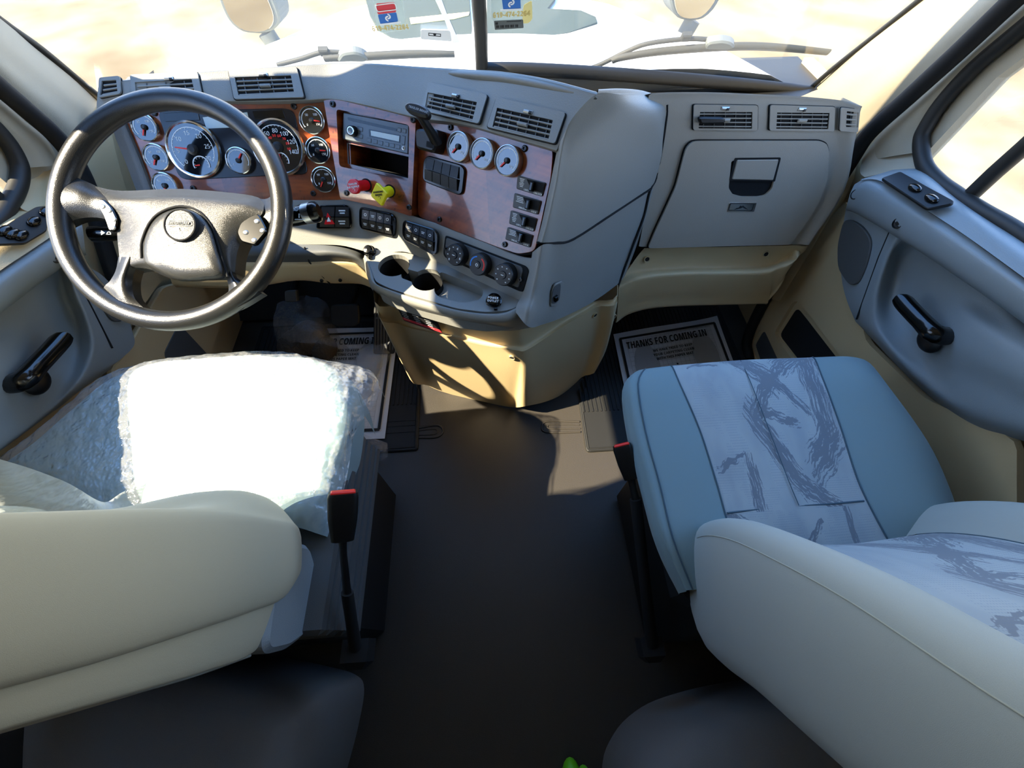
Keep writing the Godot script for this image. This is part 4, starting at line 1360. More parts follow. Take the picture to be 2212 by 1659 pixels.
	b.plate(rounded(pts([965, 513, 1128, 576, 1131, 584, 1121, 622, 965, 552, 962, 546], PBs), 0.006, 3), PB.normal, 0.005, 0.001, -0.002)
	var hv := part(T, "heater_panel", b, M.dark_grey_plastic)
	var hk := [[981, 551], [1031, 572], [1086, 594]]
	for k in 3:
		var hp := lift(PBs, 0.026)
		var top2 := on(hk[k][0], hk[k][1], hp)
		b = MB.new()
		b.lathe([Vector2(0.026, -0.024), Vector2(0.0245, -0.003), Vector2(0.0225, 0), Vector2(0.009, 0), Vector2(0.008, 0.003), Vector2(0, 0.003)], top2, PB.normal, 36)
		part(hv, "heater_knob", b, M.black_plastic)
		var ax := axes_px(PBs, 981, 551, 1086, 594)
		b = MB.new()
		if k == 1:
			arc(b, top2, ax, 0.0165, 0.0195, 25, 115, 0.0006)
			part(hv, "heat_mark", b, M.needle_red, "red arc")
			b = MB.new()
			arc(b, top2, ax, 0.0165, 0.0195, -115, -15, 0.0006)
			part(hv, "cold_mark", b, M.mark_blue, "blue arc")
			b = MB.new()
			arc(b, top2, ax, 0.002, 0.0035, 0, 360, 0.0034, 10)
		else:
			for j in 8:
				var a := deg_to_rad(-140 + j * 40.0)
				if k == 0 and j % 2 == 0: b.text(["0", "2", "4", "6"][j / 2], 0.0055, top2 + (ax.x * sin(a) + ax.y * cos(a)) * 0.0175 + PB.normal * 0.0004, ax, 0.0004)
				else: b.box(top2 + (ax.x * sin(a) + ax.y * cos(a)) * 0.0175, ax, Vector3(0.0028, 0.0022, 0.0012))
			b.box(top2 + PB.normal * 0.0033, ax, Vector3(0.007, 0.0016, 0.0006))
		part(hv, "knob_print", b, M.print_white)
	for q in [[966, 537], [1125, 604]]: screw(hv, q[0], q[1], lift(PBs, 0.003), 0.0055)
	# corner and side of the stack, then the side below the seam
	var PS := plane3(on(1200, 420, PB), on(1428, 330, lift(PG, 0.012)), on(1172, 530, PB))
	b = MB.new()
	var crest_end: Vector3 = on(1290, 203, plane(nrm(50, -36), on(1203, 322, lift(PB, 0.022))))
	rows = [
		[on(1203, 322, lift(PB, 0.021)), on(1218, 290, lift(PB, 0.024)), on(1242, 248, lift(PB, 0.03)), crest_end, on(1340, 204, PS), on(1392, 207, lift(PG, -0.005)), on(1440, 222, lift(PG, -0.01))],
		[on(1200, 340, lift(PB, 0.012)), on(1213, 330, lift(PB, 0.022)), on(1230, 312, PS), on(1290, 262, PS), on(1350, 246, PS), on(1410, 240, PS), on(1440, 246, lift(PG, -0.004))],
		[on(1188, 400, lift(PB, 0.006)), on(1203, 396, lift(PB, 0.018)), on(1222, 385, PS), on(1285, 350, PS), on(1350, 335, PS), on(1424, 322, PS), on(1430, 322, lift(PG, -0.004))],
		[on(1172, 475, lift(PB, 0.006)), on(1187, 474, lift(PB, 0.017)), on(1210, 466, PS), on(1275, 440, PS), on(1340, 412, PS), on(1412, 380, PS), on(1418, 378, lift(PG, -0.004))],
		[on(1160, 522, lift(PB, 0.006)), on(1174, 524, lift(PB, 0.016)), on(1203, 522, PS), on(1240, 514, PS), on(1325, 459, PS), on(1402, 408, PS), on(1410, 404, lift(PG, -0.004))]]
	b.grid(smooth(rows, 5, 5), C)
	part(T, "stack_side", b, M.grey_plastic)
	b = MB.new()   # top of the stack, falling away to the glass
	var near := [crest_end + Vector3(0, -0.003, 0), on(1340, 204, PS), on(1392, 207, lift(PG, -0.005)), on(1440, 222, lift(PG, -0.01))]
	rows = [near, [], []]
	for p in near:
		rows[1].append(p + Vector3(0.01, -0.014, -0.05))
		rows[2].append(Vector3(p.x + 0.06, 0.73, -1.27))
	b.grid(smooth(rows, 4, 4), C)
	part(T, "stack_top", b, M.grey_plastic)
	b = MB.new()
	rows = [
		[on(1150, 545, lift(PB, 0.004)), on(1174, 528, lift(PB, 0.014)), on(1203, 527, lift(PS, -0.002)), on(1240, 519, lift(PS, -0.002)), on(1325, 464, lift(PS, -0.002)), on(1402, 413, lift(PS, -0.002)), on(1412, 408, lift(PG, -0.006))],
		[on(1142, 590, lift(PB, 0.005)), on(1166, 585, lift(PB, 0.014)), on(1195, 582, lift(PS, -0.002)), on(1240, 565, lift(PS, -0.002)), on(1320, 515, lift(PS, -0.002)), on(1390, 462, lift(PS, -0.002)), on(1400, 455, lift(PG, -0.006))],
		[on(1128, 636, lift(PB, 0.006)), on(1155, 640, lift(PB, 0.016)), on(1188, 640, lift(PS, -0.001)), on(1240, 618, lift(PS, -0.002)), on(1305, 573, lift(PS, -0.002)), on(1365, 520, lift(PS, -0.002)), on(1385, 500, lift(PG, -0.006))],
		[on(1118, 655, lift(PB, 0.02)), on(1148, 672, lift(PB, 0.03)), on(1185, 678, lift(PS, 0.004)), on(1240, 655, lift(PS, 0.002)), on(1290, 620, lift(PS, 0)), on(1345, 566, lift(PS, 0)), on(1372, 540, lift(PG, -0.006))],
		[on(1112, 672, lift(PB, 0.03)), on(1142, 706, lift(PB, 0.035)), on(1172, 701, lift(PS, 0.006)), on(1219, 684, lift(PS, 0.004)), on(1281, 652, lift(PS, 0.002)), on(1334, 614, lift(PS, 0.002)), on(1350, 596, lift(PG, -0.006))]]
	b.grid(smooth(rows, 4, 5), C)
	part(T, "stack_skirt", b, M.grey_plastic)
	b = MB.new()   # seams
	var sp := []
	for q in [[1160, 524], [1203, 525], [1240, 516], [1325, 461], [1404, 410]]: sp.append(on(q[0], q[1], lift(PS, 0.001)))
	b.tube(curve(sp, 4), 0.0024, 6)
	sp = []
	for q in [[1441, 226], [1440, 250], [1430, 320], [1417, 385], [1404, 412], [1390, 470], [1362, 545], [1336, 615]]: sp.append(on(q[0], q[1], lift(PG, -0.001) if q[1] < 400 else lift(PS, 0.0)))
	b.tube(curve(sp, 4), 0.0032, 6)
	part(T, "seam", b, M.seam_black)
	# latch let into the side
	b = MB.new()
	b.plate(rounded(pts([1190, 628, 1196, 613, 1212, 606, 1216, 612, 1213, 648, 1203, 660, 1187, 662], lift(PS, 0.001)), 0.006, 3), PS.normal, 0.004, 0.0015)
	var lt := part(T, "latch_rim", b, M.grey_plastic)
	b = MB.new()
	b.plate(rounded(pts([1193, 631, 1198, 618, 1209, 612, 1211, 616, 1208, 646, 1201, 655, 1191, 656], lift(PS, 0.005)), 0.005, 3), PS.normal, 0.001)
	part(lt, "latch_well", b, M.dark_grey_plastic)
	b = MB.new()
	b.box(on(1201, 645, lift(PS, 0.009)), axes(PS), Vector3(0.011, 0.014, 0.009), 0.002)
	part(lt, "latch_toggle", b, M.gloss_black)
	console(T, PS)
	passenger_dash(T)
	# vents
	var VD := plane(nrm(50, 2), on(570, 216, lift(PC, 0.022)))
	vent(T, [219, 171, 263, 167, 266, 205, 217, 214], [225, 178, 256, 176, 259, 201, 221, 209], lift(VD, 0.003), 3, 0, M.grey_plastic, [], false)
	vent(T, [285, 165, 430, 158, 440, 209, 291, 217], [296, 181, 418, 174, 425, 204, 299, 211], lift(VD, 0.001), 3, 3, M.grey_plastic, [364, 169])
	vent(T, [496, 154, 643, 148, 659, 213, 509, 217], [510, 170, 631, 166, 638, 203, 518, 209], lift(VD, 0.001), 4, 4, M.grey_plastic, [568, 161])
	var VB := plane(nrm(50, -36), on(1130, 301, lift(PB, 0.022)))
	vent(T, [929, 181, 1055, 208, 1036, 270, 911, 241], [927, 203, 1033, 224, 1023, 264, 921, 237], lift(VB, 0.001), 4, 5, M.grey_plastic, [984, 206])
	vent(T, [1075, 213, 1223, 247, 1200, 313, 1054, 277], [1076, 236, 1196, 263, 1186, 306, 1066, 277], lift(VB, 0.001), 4, 6, M.grey_plastic, [1140, 241])

func console(T: Node3D, PS: Plane) -> void:
	var yt := 0.625
	var ty := Plane(Vector3.UP, yt)
	# tray with two cup wells and a dish
	var o := rounded(pts([793, 556, 800, 544, 850, 528, 880, 531, 945, 558, 1030, 600, 1100, 628, 1126, 646, 1116, 664, 1093, 671, 1047, 674, 986, 666, 930, 650, 888, 638, 840, 622, 811, 608], ty), 0.01, 2)
	var c1 := []; var c2 := []
	var m1 := at_y(851, 573, yt); var m2 := at_y(922, 604, yt)
	for k in 28:
		var a := TAU * k / 28
		c1.append(m1 + Vector3(cos(a), 0, sin(a)) * 0.0385)
		c2.append(m2 + Vector3(cos(a), 0, sin(a)) * 0.0365)
	csg_plate(T, "cup_tray", o, ty, 0.07, [[c1, 0.066], [c2, 0.062], [rounded(pts([868, 578, 905, 588, 898, 612, 866, 600], ty), 0.005, 2), 0.055], [rounded(pts([950, 586, 1046, 624, 1039, 647, 1000, 655, 950, 643, 936, 630], ty), 0.012, 3), 0.028]], M.grey_plastic, -0.07, "grey tray with two cup wells")
	for q in [[m1, 0.0378, 0.064], [m2, 0.0358, 0.060]]:
		var lb2 := MB.new()
		lb2.lathe([Vector2(0, -q[2]), Vector2(q[1], -q[2]), Vector2(q[1], -0.012)], q[0], Vector3.UP, 32)
		part(T, "cup_liner", lb2, M.void_black)
	for q in [[800, 538, 0.0125], [1067, 645, 0.0155]]:
		var b := MB.new()
		var at := at_y(q[0], q[1] + 6, yt + 0.002)
		var n := Vector3(-0.1, 0.85, 0.5).normalized()
		b.lathe([Vector2(q[2] * 1.2, 0), Vector2(q[2] * 1.2, 0.004), Vector2(q[2], 0.006), Vector2(q[2] * 0.95, 0.016), Vector2(q[2] * 0.7, 0.02), Vector2(0, 0.021)], at, n, 24)
		var cp := part(T, "outlet_cap", b, M.gloss_black, "black outlet cap")
		b = MB.new()
		b.box(at + n * 0.008 + Vector3(0.004, -0.004, 0.018), Basis.IDENTITY, Vector3(0.008, 0.006, 0.016), 0.002)
		part(cp, "cap_tab", b, M.gloss_black)
		if q[0] > 1000:
			b = MB.new()
			var pl := plane(n, at + n * 0.0212)
			b.text("POWER", 0.0052, at + n * 0.0212 + axes(pl).y * 0.0035, axes(pl), 0.0005)
			b.text("OUTLET", 0.0052, at + n * 0.0212 - axes(pl).y * 0.0035, axes(pl), 0.0005)
			part(cp, "cap_print", b, M.print_white)
	# grey lip round the front of the tray
	var b := MB.new()
	var rim := [793, 554, 803, 580, 811, 610, 840, 624, 888, 640, 930, 652, 986, 668, 1047, 676, 1093, 673, 1122, 657, 1140, 640]
	var out := [786, 556, 795, 588, 803, 617, 835, 637, 880, 654, 925, 668, 985, 684, 1045, 694, 1095, 693, 1130, 678, 1152, 660]
	var low := [782, 562, 794, 600, 805, 627, 838, 648, 872, 667, 925, 683, 985, 697, 1042, 708, 1093, 715, 1134, 710, 1160, 704]
	var rows := [[], [], [], [], []]
	for k in range(0, rim.size(), 2):
		var a := at_y(rim[k], rim[k + 1], yt)
		var c := at_y(out[k], out[k + 1], yt - 0.014)
		var d := at_y(low[k], low[k + 1], 0.552 - 0.001 * k)
		rows[0].append(a + Vector3(0, -0.002, 0)); rows[1].append(a.lerp(c, 0.5) + Vector3(0, 0.006, 0)); rows[2].append(c); rows[3].append(c.lerp(d, 0.4)); rows[4].append(d)
	b.grid(smooth(rows, 3, 5), C)
	part(T, "tray_lip", b, M.grey_plastic)
	# tan body: two flanks that meet at a prow
	var L := plane3(at_y(863, 664, 0.54), at_y(1093, 715, 0.53), at_y(960, 850, 0.0))
	var R := plane3(at_y(1140, 709, 0.53), at_y(1332, 615, 0.50), at_y(1190, 868, 0.0))
	var px := [
		[806, 626, 863, 662, 930, 681, 1035, 706, 1085, 712, 1118, 713, 1140, 707, 1170, 700, 1219, 683, 1281, 652, 1334, 614],
		[814, 650, 863, 692, 935, 711, 1035, 735, 1085, 743, 1115, 746, 1136, 742, 1172, 722, 1222, 692, 1283, 657, 1335, 618],
		[816, 655, 863, 700, 937, 720, 1035, 744, 1085, 752, 1117, 757, 1136, 757, 1178, 731, 1228, 698, 1287, 664, 1334, 628],
		[822, 668, 868, 712, 940, 734, 1037, 757, 1087, 765, 1120, 771, 1140, 768, 1184, 745, 1234, 712, 1288, 675, 1332, 640],
		[838, 702, 884, 750, 950, 776, 1042, 796, 1090, 803, 1118, 808, 1138, 806, 1190, 783, 1240, 752, 1286, 717, 1322, 682],
		[858, 746, 905, 796, 968, 822, 1050, 840, 1092, 846, 1115, 849, 1134, 846, 1182, 830, 1230, 800, 1274, 766, 1308, 738],
		[882, 797, 925, 833, 975, 857, 1050, 873, 1092, 878, 1112, 880, 1132, 878, 1178, 868, 1215, 851, 1255, 816, 1290, 774]]
	var offs := [-0.014, -0.014, -0.001, 0.0, 0.004, 0.003, 0.0]
	rows = []
	for j in px.size():
		var row := []
		for k in range(0, 22, 2):
			var pl: Plane = lift(L if k < 12 else R, offs[j])
			if k == 10: pl = plane((L.normal + R.normal).normalized(), on(px[j][k], px[j][k + 1], lift(L, offs[j] - 0.002)))
			var p := on(px[j][k], px[j][k + 1], pl)
			p.y = maxf(p.y, 0.001)
			row.append(p)
		row.push_front(row[0] + Vector3(0.03, 0, -0.5))
		row.append(row[-1] + Vector3(-0.03, 0, -0.5))
		rows.append(row)
	b = MB.new()
	b.grid(smooth(rows.slice(0, 3), 3, 5), C)
	part(T, "console_band", b, M.tan_plastic)
	b = MB.new()
	b.grid(smooth(rows.slice(2), 4, 5), C)
	part(T, "console_body", b, M.tan_plastic)
	for q in [[1106, 773, 0], [852, 705, 0], [1286, 681, 1], [1327, 684, 1]]:
		var pl: Plane = lift(L if q[2] == 0 else R, 0.004)
		b = MB.new()
		b.lathe([Vector2(0.0085, -0.004), Vector2(0.0085, 0.0015), Vector2(0.0065, 0.0012), Vector2(0.006, 0.0002), Vector2(0, 0.0002)], on(q[0], q[1], pl), pl.normal, 18)
		var w := part(T, "screw_well", b, M.tan_plastic)
		b = MB.new()
		b.lathe([Vector2(0.0058, 0), Vector2(0.0058, 0.0006), Vector2(0, 0.0006)], on(q[0], q[1], pl), pl.normal, 14)
		part(w, "screw", b, M.seam_black)
	# warning label under the lip
	var LP := lift(L, -0.003)
	b = MB.new()
	b.plate(rounded(pts([860, 666, 946, 697, 956, 720, 873, 692], LP), 0.003, 2), L.normal, 0.0015)
	var lb := part(T, "warning_label", b, M.print_black)
	b = MB.new()
	b.plate(pts([869, 685, 951, 713, 955, 719, 873, 691], lift(LP, 0.0016)), L.normal, 0.0004)
	part(lb, "label_stripe", b, M.sticker_red)
	b = MB.new()
	var lx := axes_px(LP, 860, 666, 946, 697)
	for k in 5:
		for j in 3:
			b.box(on(871 + j * 26 + k * 2.2, 673 + j * 9.5 + k * 4.2, lift(LP, 0.0018)), lx, Vector3(0.017 - 0.003 * (k % 2), 0.0013, 0.0005))
	part(lb, "label_print", b, M.print_white)
	# knee panel on the driver's side
	var KP := plane(nrm(8, 3), on(735, 530, lift(PC, 0.0)))
	var kp := [[310, 515, 470, 522, 652, 528, 720, 531, 770, 543, 795, 560], [330, 540, 480, 548, 660, 549, 720, 547, 768, 556, 794, 576], [350, 560, 500, 566, 668, 566, 722, 563, 766, 568, 792, 588], [360, 575, 510, 582, 664, 578, 722, 574, 768, 578, 794, 596], [380, 620, 530, 622, 640, 606, 712, 612, 774, 613, 803, 622]]
	rows = []
	for j in 5:
		var row := []
		for k in range(0, 12, 2): row.append(on(kp[j][k], kp[j][k + 1], lift(KP, [0.0, 0.022, 0.01, 0.014, -0.02][j])))
		rows.append(row)
	rows.append(shift(rows[4], Vector3(0, -0.01, -0.12)))
	b = MB.new()
	b.grid(smooth(rows.slice(0, 3), 4, 5), C)
	part(T, "knee_lip", b, M.dark_grey_plastic)
	b = MB.new()
	b.grid(smooth(rows.slice(2), 3, 5), C)
	part(T, "knee_panel", b, M.tan_plastic)
	b = MB.new()
	b.tube([on(658, 534, lift(KP, 0.012)), on(668, 566, lift(KP, 0.014)), on(700, 600, lift(KP, 0.0)), on(712, 612, lift(KP, -0.014))], 0.0022, 6)
	part(T, "seam", b, M.seam_black)
	for q in [[664, 577], [695, 606], [735, 605]]: screw(T, q[0], q[1], lift(KP, 0.004), 0.005)

func passenger_dash(T: Node3D) -> void:
	var lg: Material = M.lit_grey_plastic
	var px := [
		[1385, 207, 1440, 205, 1530, 205, 1620, 208, 1720, 213, 1810, 221, 1850, 230],
		[1400, 216, 1444, 214, 1530, 214, 1620, 217, 1720, 221, 1812, 229, 1858, 240],
		[1424, 300, 1434, 298, 1510, 298, 1610, 298, 1710, 300, 1800, 302, 1846, 305],
		[1402, 420, 1412, 418, 1490, 415, 1590, 414, 1690, 412, 1780, 412, 1822, 412],
		[1380, 532, 1395, 533, 1480, 531, 1570, 530, 1660, 528, 1720, 527, 1748, 524]]
	var offs := [-0.014, 0.0, 0.0, 0.0, 0.0]
	var rows := []
	var far := []
	var mid := []
	for k in 7:
		var x := lerpf(0.12, 0.90, k / 6.0)
		far.append(Vector3(x, 0.70, -1.37))
		mid.append(Vector3(x, 0.765, -1.16))
	rows.append(far); rows.append(mid)
	for j in 5:
		var row := []
		for k in range(0, 14, 2): row.append(on(px[j][k], px[j][k + 1], lift(PG, offs[j])))
		rows.append(row)
	for row in rows: row.append(row[-1] + Vector3(0.0, -0.03, -0.16))
	var b := MB.new()
	b.grid(smooth(rows, 4, 5), C)
	part(T, "passenger_shell", b, lg)
	# storage door
	var f := lift(PG, 0.002)
	var d := [1476, 330, 1481, 316, 1494, 304, 1512, 303, 1768, 303, 1782, 309, 1787, 325, 1784, 385, 1768, 430, 1745, 470, 1706, 526, 1540, 530, 1398, 534, 1412, 500, 1440, 440, 1458, 400]
	b = MB.new()
	b.plate(rounded(shrink(pts(d, f), 1.016), 0.008, 2), PG.normal, 0.004, 0, -0.002)
	part(T, "door_gap", b, M.seam_black)
	csg_plate(T, "storage_door", rounded(pts(d, f), 0.008, 2), f, 0.034, [[rounded(pts([1577, 345, 1680, 345, 1664, 406, 1650, 420, 1634, 423, 1600, 423, 1580, 418, 1571, 404], f), 0.006, 3), 0.026]], lg, -0.026, "grey storage door with light put into its colour")
	b = MB.new()
	b.plate(rounded(pts([1588, 343, 1678, 342, 1666, 387, 1577, 385], f), 0.003, 2), PG.normal, 0.008, 0.002, 0.003, true)
	part(T, "door_handle", b, lg, "flat lift handle")
	b = MB.new()
	b.frame(rounded(pts([1584, 339, 1683, 338, 1670, 390, 1572, 388], f), 0.003, 2), rounded(pts([1588, 343, 1678, 342, 1666, 387, 1577, 385], f), 0.003, 2), PG.normal, 0.0095, 0.0)
	part(T, "handle_gap", b, M.seam_black)
	b = MB.new()
	b.plate(rounded(pts([1575, 437, 1634, 437, 1628, 457, 1570, 457], lift(f, 0.007)), 0.002, 2), PG.normal, 0.003, 0.0008)
	var bd := part(T, "badge", b, M.chrome, "chrome badge with mountain outline")
	b = MB.new()
	b.frame(rounded(pts([1577, 439, 1630, 439, 1625, 455, 1573, 455], lift(f, 0.010)), 0.002, 2), rounded(pts([1578.5, 440.3, 1628.5, 440.3, 1623.7, 453.7, 1574.5, 453.7], lift(f, 0.010)), 0.002, 2), PG.normal, 0.0006)
	b.plate(pts([1586, 453, 1592, 449, 1595, 449, 1600, 444, 1603, 446, 1605, 444, 1610, 448, 1616, 453, 1609, 451, 1604, 448, 1600, 450, 1596, 451], lift(f, 0.010)), PG.normal, 0.0006)
	part(bd, "badge_print", b, M.print_black)
	vent(T, [1497, 225, 1635, 227, 1634, 281, 1496, 280], [1510, 241, 1623, 241, 1622, 277, 1507, 276], lift(PG, 0.001), 4, 5, lg, [1567, 234])
	vent(T, [1662, 226, 1801, 230, 1799, 283, 1660, 281], [1676, 242, 1789, 243, 1786, 278, 1674, 277], lift(PG, 0.001), 4, 5, lg, [1733, 236])
	vent(T, [1814, 231, 1855, 236, 1850, 285, 1811, 282], [1826, 239, 1851, 242, 1849, 274, 1824, 273], lift(PG, 0.007), 3, 1, lg, [], false)
	# tan lower part with its rolled ledge
	var lp := [
		[1392, 536, 1480, 534, 1570, 533, 1660, 531, 1712, 530, 1748, 527],
		[1378, 552, 1470, 556, 1565, 555, 1655, 552, 1705, 548, 1742, 536],
		[1352, 590, 1390, 585, 1480, 580, 1640, 576, 1685, 566, 1732, 545],
		[1338, 617, 1386, 597, 1480, 588, 1640, 586, 1684, 574, 1726, 552],
		[1336, 632, 1386, 612, 1480, 602, 1640, 600, 1676, 590, 1718, 560],
		[1334, 668, 1372, 652, 1450, 645, 1640, 641, 1666, 632, 1700, 580],
		[1328, 695, 1362, 672, 1440, 657, 1630, 651, 1650, 648, 1690, 588]]
	var lo := [-0.002, -0.012, -0.008, 0.022, 0.026, 0.01, -0.01]
	rows = []
	for j in 7:
		var row := []
		for k in range(0, 12, 2): row.append(on(lp[j][k], lp[j][k + 1], lift(PG, lo[j])))
		rows.append(row)
	rows.append(shift(rows[6], Vector3(0, 0.0, -0.2)))
	for row in rows: row.append(row[-1] + Vector3(0.03, -0.02, -0.14))
	b = MB.new()
	b.grid(smooth(rows, 4, 5), C)
	part(T, "knee_panel", b, M.tan_plastic)
	for q in [[1398, 560], [1655, 549]]:
		var pl := lift(PG, -0.008)
		b = MB.new()
		b.lathe([Vector2(0.0095, -0.004), Vector2(0.0095, 0.0015), Vector2(0.0075, 0.0012), Vector2(0.007, 0.0002), Vector2(0, 0.0002)], on(q[0], q[1], pl), pl.normal, 18)
		var w := part(T, "screw_well", b, M.tan_plastic)
		b = MB.new()
		b.lathe([Vector2(0.0065, 0), Vector2(0.0065, 0.0006), Vector2(0, 0.0006)], on(q[0], q[1], pl), pl.normal, 14)
		part(w, "screw", b, M.seam_black)
	b = MB.new()   # side wall of the console in the passenger's foot room
	b.grid(smooth([[on(1336, 620, lift(PG, -0.004)), on(1330, 680, lift(PG, -0.01)), on(1292, 772, lift(PG, 0.02))], [on(1336, 620, lift(PG, -0.3)), on(1332, 680, lift(PG, -0.3)), at_y(1300, 770, 0.0) + Vector3(0, 0, -0.3)]], 3, 4), C)
	part(T, "console_wall", b, M.tan_plastic)

# ------------------------------------------------------------------ steering
func wp(x: float, y: float, h: float) -> Vector3: return at_depth(x, y, 0.784 - h)

func wgrid(px: Array, hs: Array) -> Array:   # rows of pixels in the wheel's plane, with heights per row or per point
	var rows := []
	for j in px.size():
		var row := []
		for k in range(0, px[j].size(), 2): row.append(wp(px[j][k], px[j][k + 1], hs[j][k / 2] if hs[j] is Array else hs[j]))
		rows.append(row)
	return rows

func solid(b: MB, g: Array, dir: Vector3, th: float) -> void:   # a sheet given a back and edges
	b.grid(g, C)
	var k := []
	for r in g: k.append(shift(r, dir * th))
	b.grid(k, C, true)
	var n: int = g.size() - 1
	var m: int = g[0].size() - 1
	var cen: Vector3 = (g[n / 2][m / 2] as Vector3) + dir * th * 0.5
	b.grid([g[0], k[0]], cen, true)
	b.grid([g[n], k[n]], cen, true)
	var e := [[], [], [], []]
	for r in g.size():
		e[0].append(g[r][0]); e[1].append(k[r][0]); e[2].append(g[r][m]); e[3].append(k[r][m])
	b.grid([e[0], e[1]], cen, true)
	b.grid([e[2], e[3]], cen, true)

func steering() -> void:
	var wc := wp(370, 454, 0)
	var n := -fw
	var ax := Basis(rt, upv, n)
	# column, its shroud and levers
	var col := thing("steering_column", "dark steering column shroud with stalk levers behind the steering wheel", "steering column", wc + fw * 0.3)
	var b := MB.new()
	b.tube([wp(385, 490, -0.035), wp(392, 492, -0.07), wp(400, 480, -0.15), wp(420, 470, -0.30), wp(430, 470, -0.36)], [0.05, 0.068, 0.072, 0.065, 0.06], 24, 0.85, upv)
	part(col, "column_shroud", b, M.dark_grey_plastic)
	b = MB.new()
	b.tube([wp(430, 470, -0.33), at_y(440, 640, 0.08)], 0.03, 16)
	part(col, "column_shaft", b, M.soft_black)
	b = MB.new()
	var lp := [wp(560, 478, -0.07), wp(610, 474, -0.065), wp(640, 468, -0.06), wp(662, 462, -0.055), wp(682, 458, -0.05), wp(690, 456, -0.049)]
	b.tube(curve(lp, 3), [0.010, 0.011, 0.013, 0.015, 0.016, 0.017, 0.018, 0.0185, 0.019, 0.0195, 0.020, 0.020, 0.0200, 0.0195, 0.0175, 0.013], 16)
	var sl := part(col, "turn_signal_lever", b, M.gloss_black)
	b = MB.new()
	b.tube([lp[3], lp[3].lerp(lp[4], 0.75)], 0.0202, 20)
	part(sl, "lever_ring", b, M.satin_metal)
	b = MB.new()
	b.box(wp(648, 474, -0.036), ax, Vector3(0.02, 0.0015, 0.001))
	b.box(wp(646, 466, -0.036), ax, Vector3(0.0015, 0.008, 0.001))
	arc(b, wp(640, 451, -0.036), ax, 0.0035, 0.0045, 0, 360, 0, 12)
	part(sl, "lever_print", b, M.print_white)
	b = MB.new()
	b.tube([wp(300, 500, -0.06), wp(250, 505, -0.05), wp(215, 506, -0.045), wp(199, 506, -0.043)], [0.011, 0.013, 0.0145, 0.0145], 16, 1.05)
	sl = part(col, "wiper_lever", b, M.gloss_black)
	b = MB.new()
	b.box(wp(214, 503, -0.0275), ax, Vector3(0.012, 0.0011, 0.0006))
	b.plate([wp(219, 498, -0.0275), wp(227, 503, -0.0275), wp(219, 508, -0.0275)], n, 0.0006)
	arc(b, wp(235, 505, -0.0275), ax, 0.003, 0.0042, -90, 90, 0, 10)
	b.box(wp(235, 506, -0.0275), ax, Vector3(0.009, 0.0011, 0.0006))
	part(sl, "lever_print", b, M.print_white)
	# wheel
	var T := thing("steering_wheel", "large black four-spoke steering wheel with round emblem on its hub pad", "steering wheel", wc)
	b = MB.new()
	b.torus(wc, n, 0.2088, 0.0188, 128, 20)
	part(T, "rim", b, M.wheel_leather)
	b = MB.new()
	solid(b, smooth(wgrid([
		[203, 402, 262, 412, 391, 408, 530, 420, 574, 434],
		[226, 424, 268, 424, 391, 421, 522, 430, 570, 446],
		[236, 440, 286, 434, 391, 431, 505, 441, 566, 462],
		[250, 470, 310, 470, 391, 470, 480, 472, 540, 492],
		[254, 520, 306, 520, 391, 525, 476, 525, 514, 540],
		[258, 565, 312, 562, 391, 570, 480, 570, 508, 582],
		[252, 592, 300, 578, 391, 596, 484, 596, 508, 592]],
		[[-0.012, -0.008, -0.006, -0.008, -0.012], [0.004, 0.008, 0.010, 0.008, 0.002], [0.010, 0.020, 0.022, 0.020, 0.008], [0.006, 0.024, 0.027, 0.024, 0.004], [0.008, 0.024, 0.027, 0.024, 0.004], [0.010, 0.018, 0.022, 0.020, 0.006], [0.006, 0.006, 0.006, 0.010, 0.004]]), 5, 5), fw, 0.03)
	part(T, "hub_cover", b, M.pad_leather)
	# raised middle of the pad
	b = MB.new()
	var edge := [308, 557, 309, 522, 326, 482, 352, 459, 391, 448, 428, 459, 456, 492, 473, 545, 489, 596, 450, 606, 391, 607, 345, 592, 318, 574]
	var ring := []
	for k in range(0, edge.size(), 2): ring.append(Vector2(edge[k], edge[k + 1]))
	var rows := []
	for q in [[1.0, 0.010], [0.985, 0.026], [0.95, 0.034], [0.85, 0.037], [0.6, 0.040], [0.3, 0.041], [0.04, 0.0415]]:
		var row := []
		for p in ring:
			var w: Vector2 = Vector2(393, 532).lerp(p, q[0])
			row.append(wp(w.x, w.y, q[1] - (0.012 if p.y > 585 and q[0] > 0.9 else 0.0)))
		rows.append(curve(row, 4, true))
	b.grid(rows, C, false, true)
	b.face(rows[-1], n)
	part(T, "hub_pad", b, M.pad_leather)
	b = MB.new()
	var groove := []
	for k in range(0, 9): groove.append(wp(391 + (edge[k * 2] - 391) * 1.03, 530 + (edge[k * 2 + 1] - 530) * 1.03, 0.0275))
	b.tube(curve(groove, 6), 0.0022, 6)
	part(T, "pad_groove", b, M.seam_black)
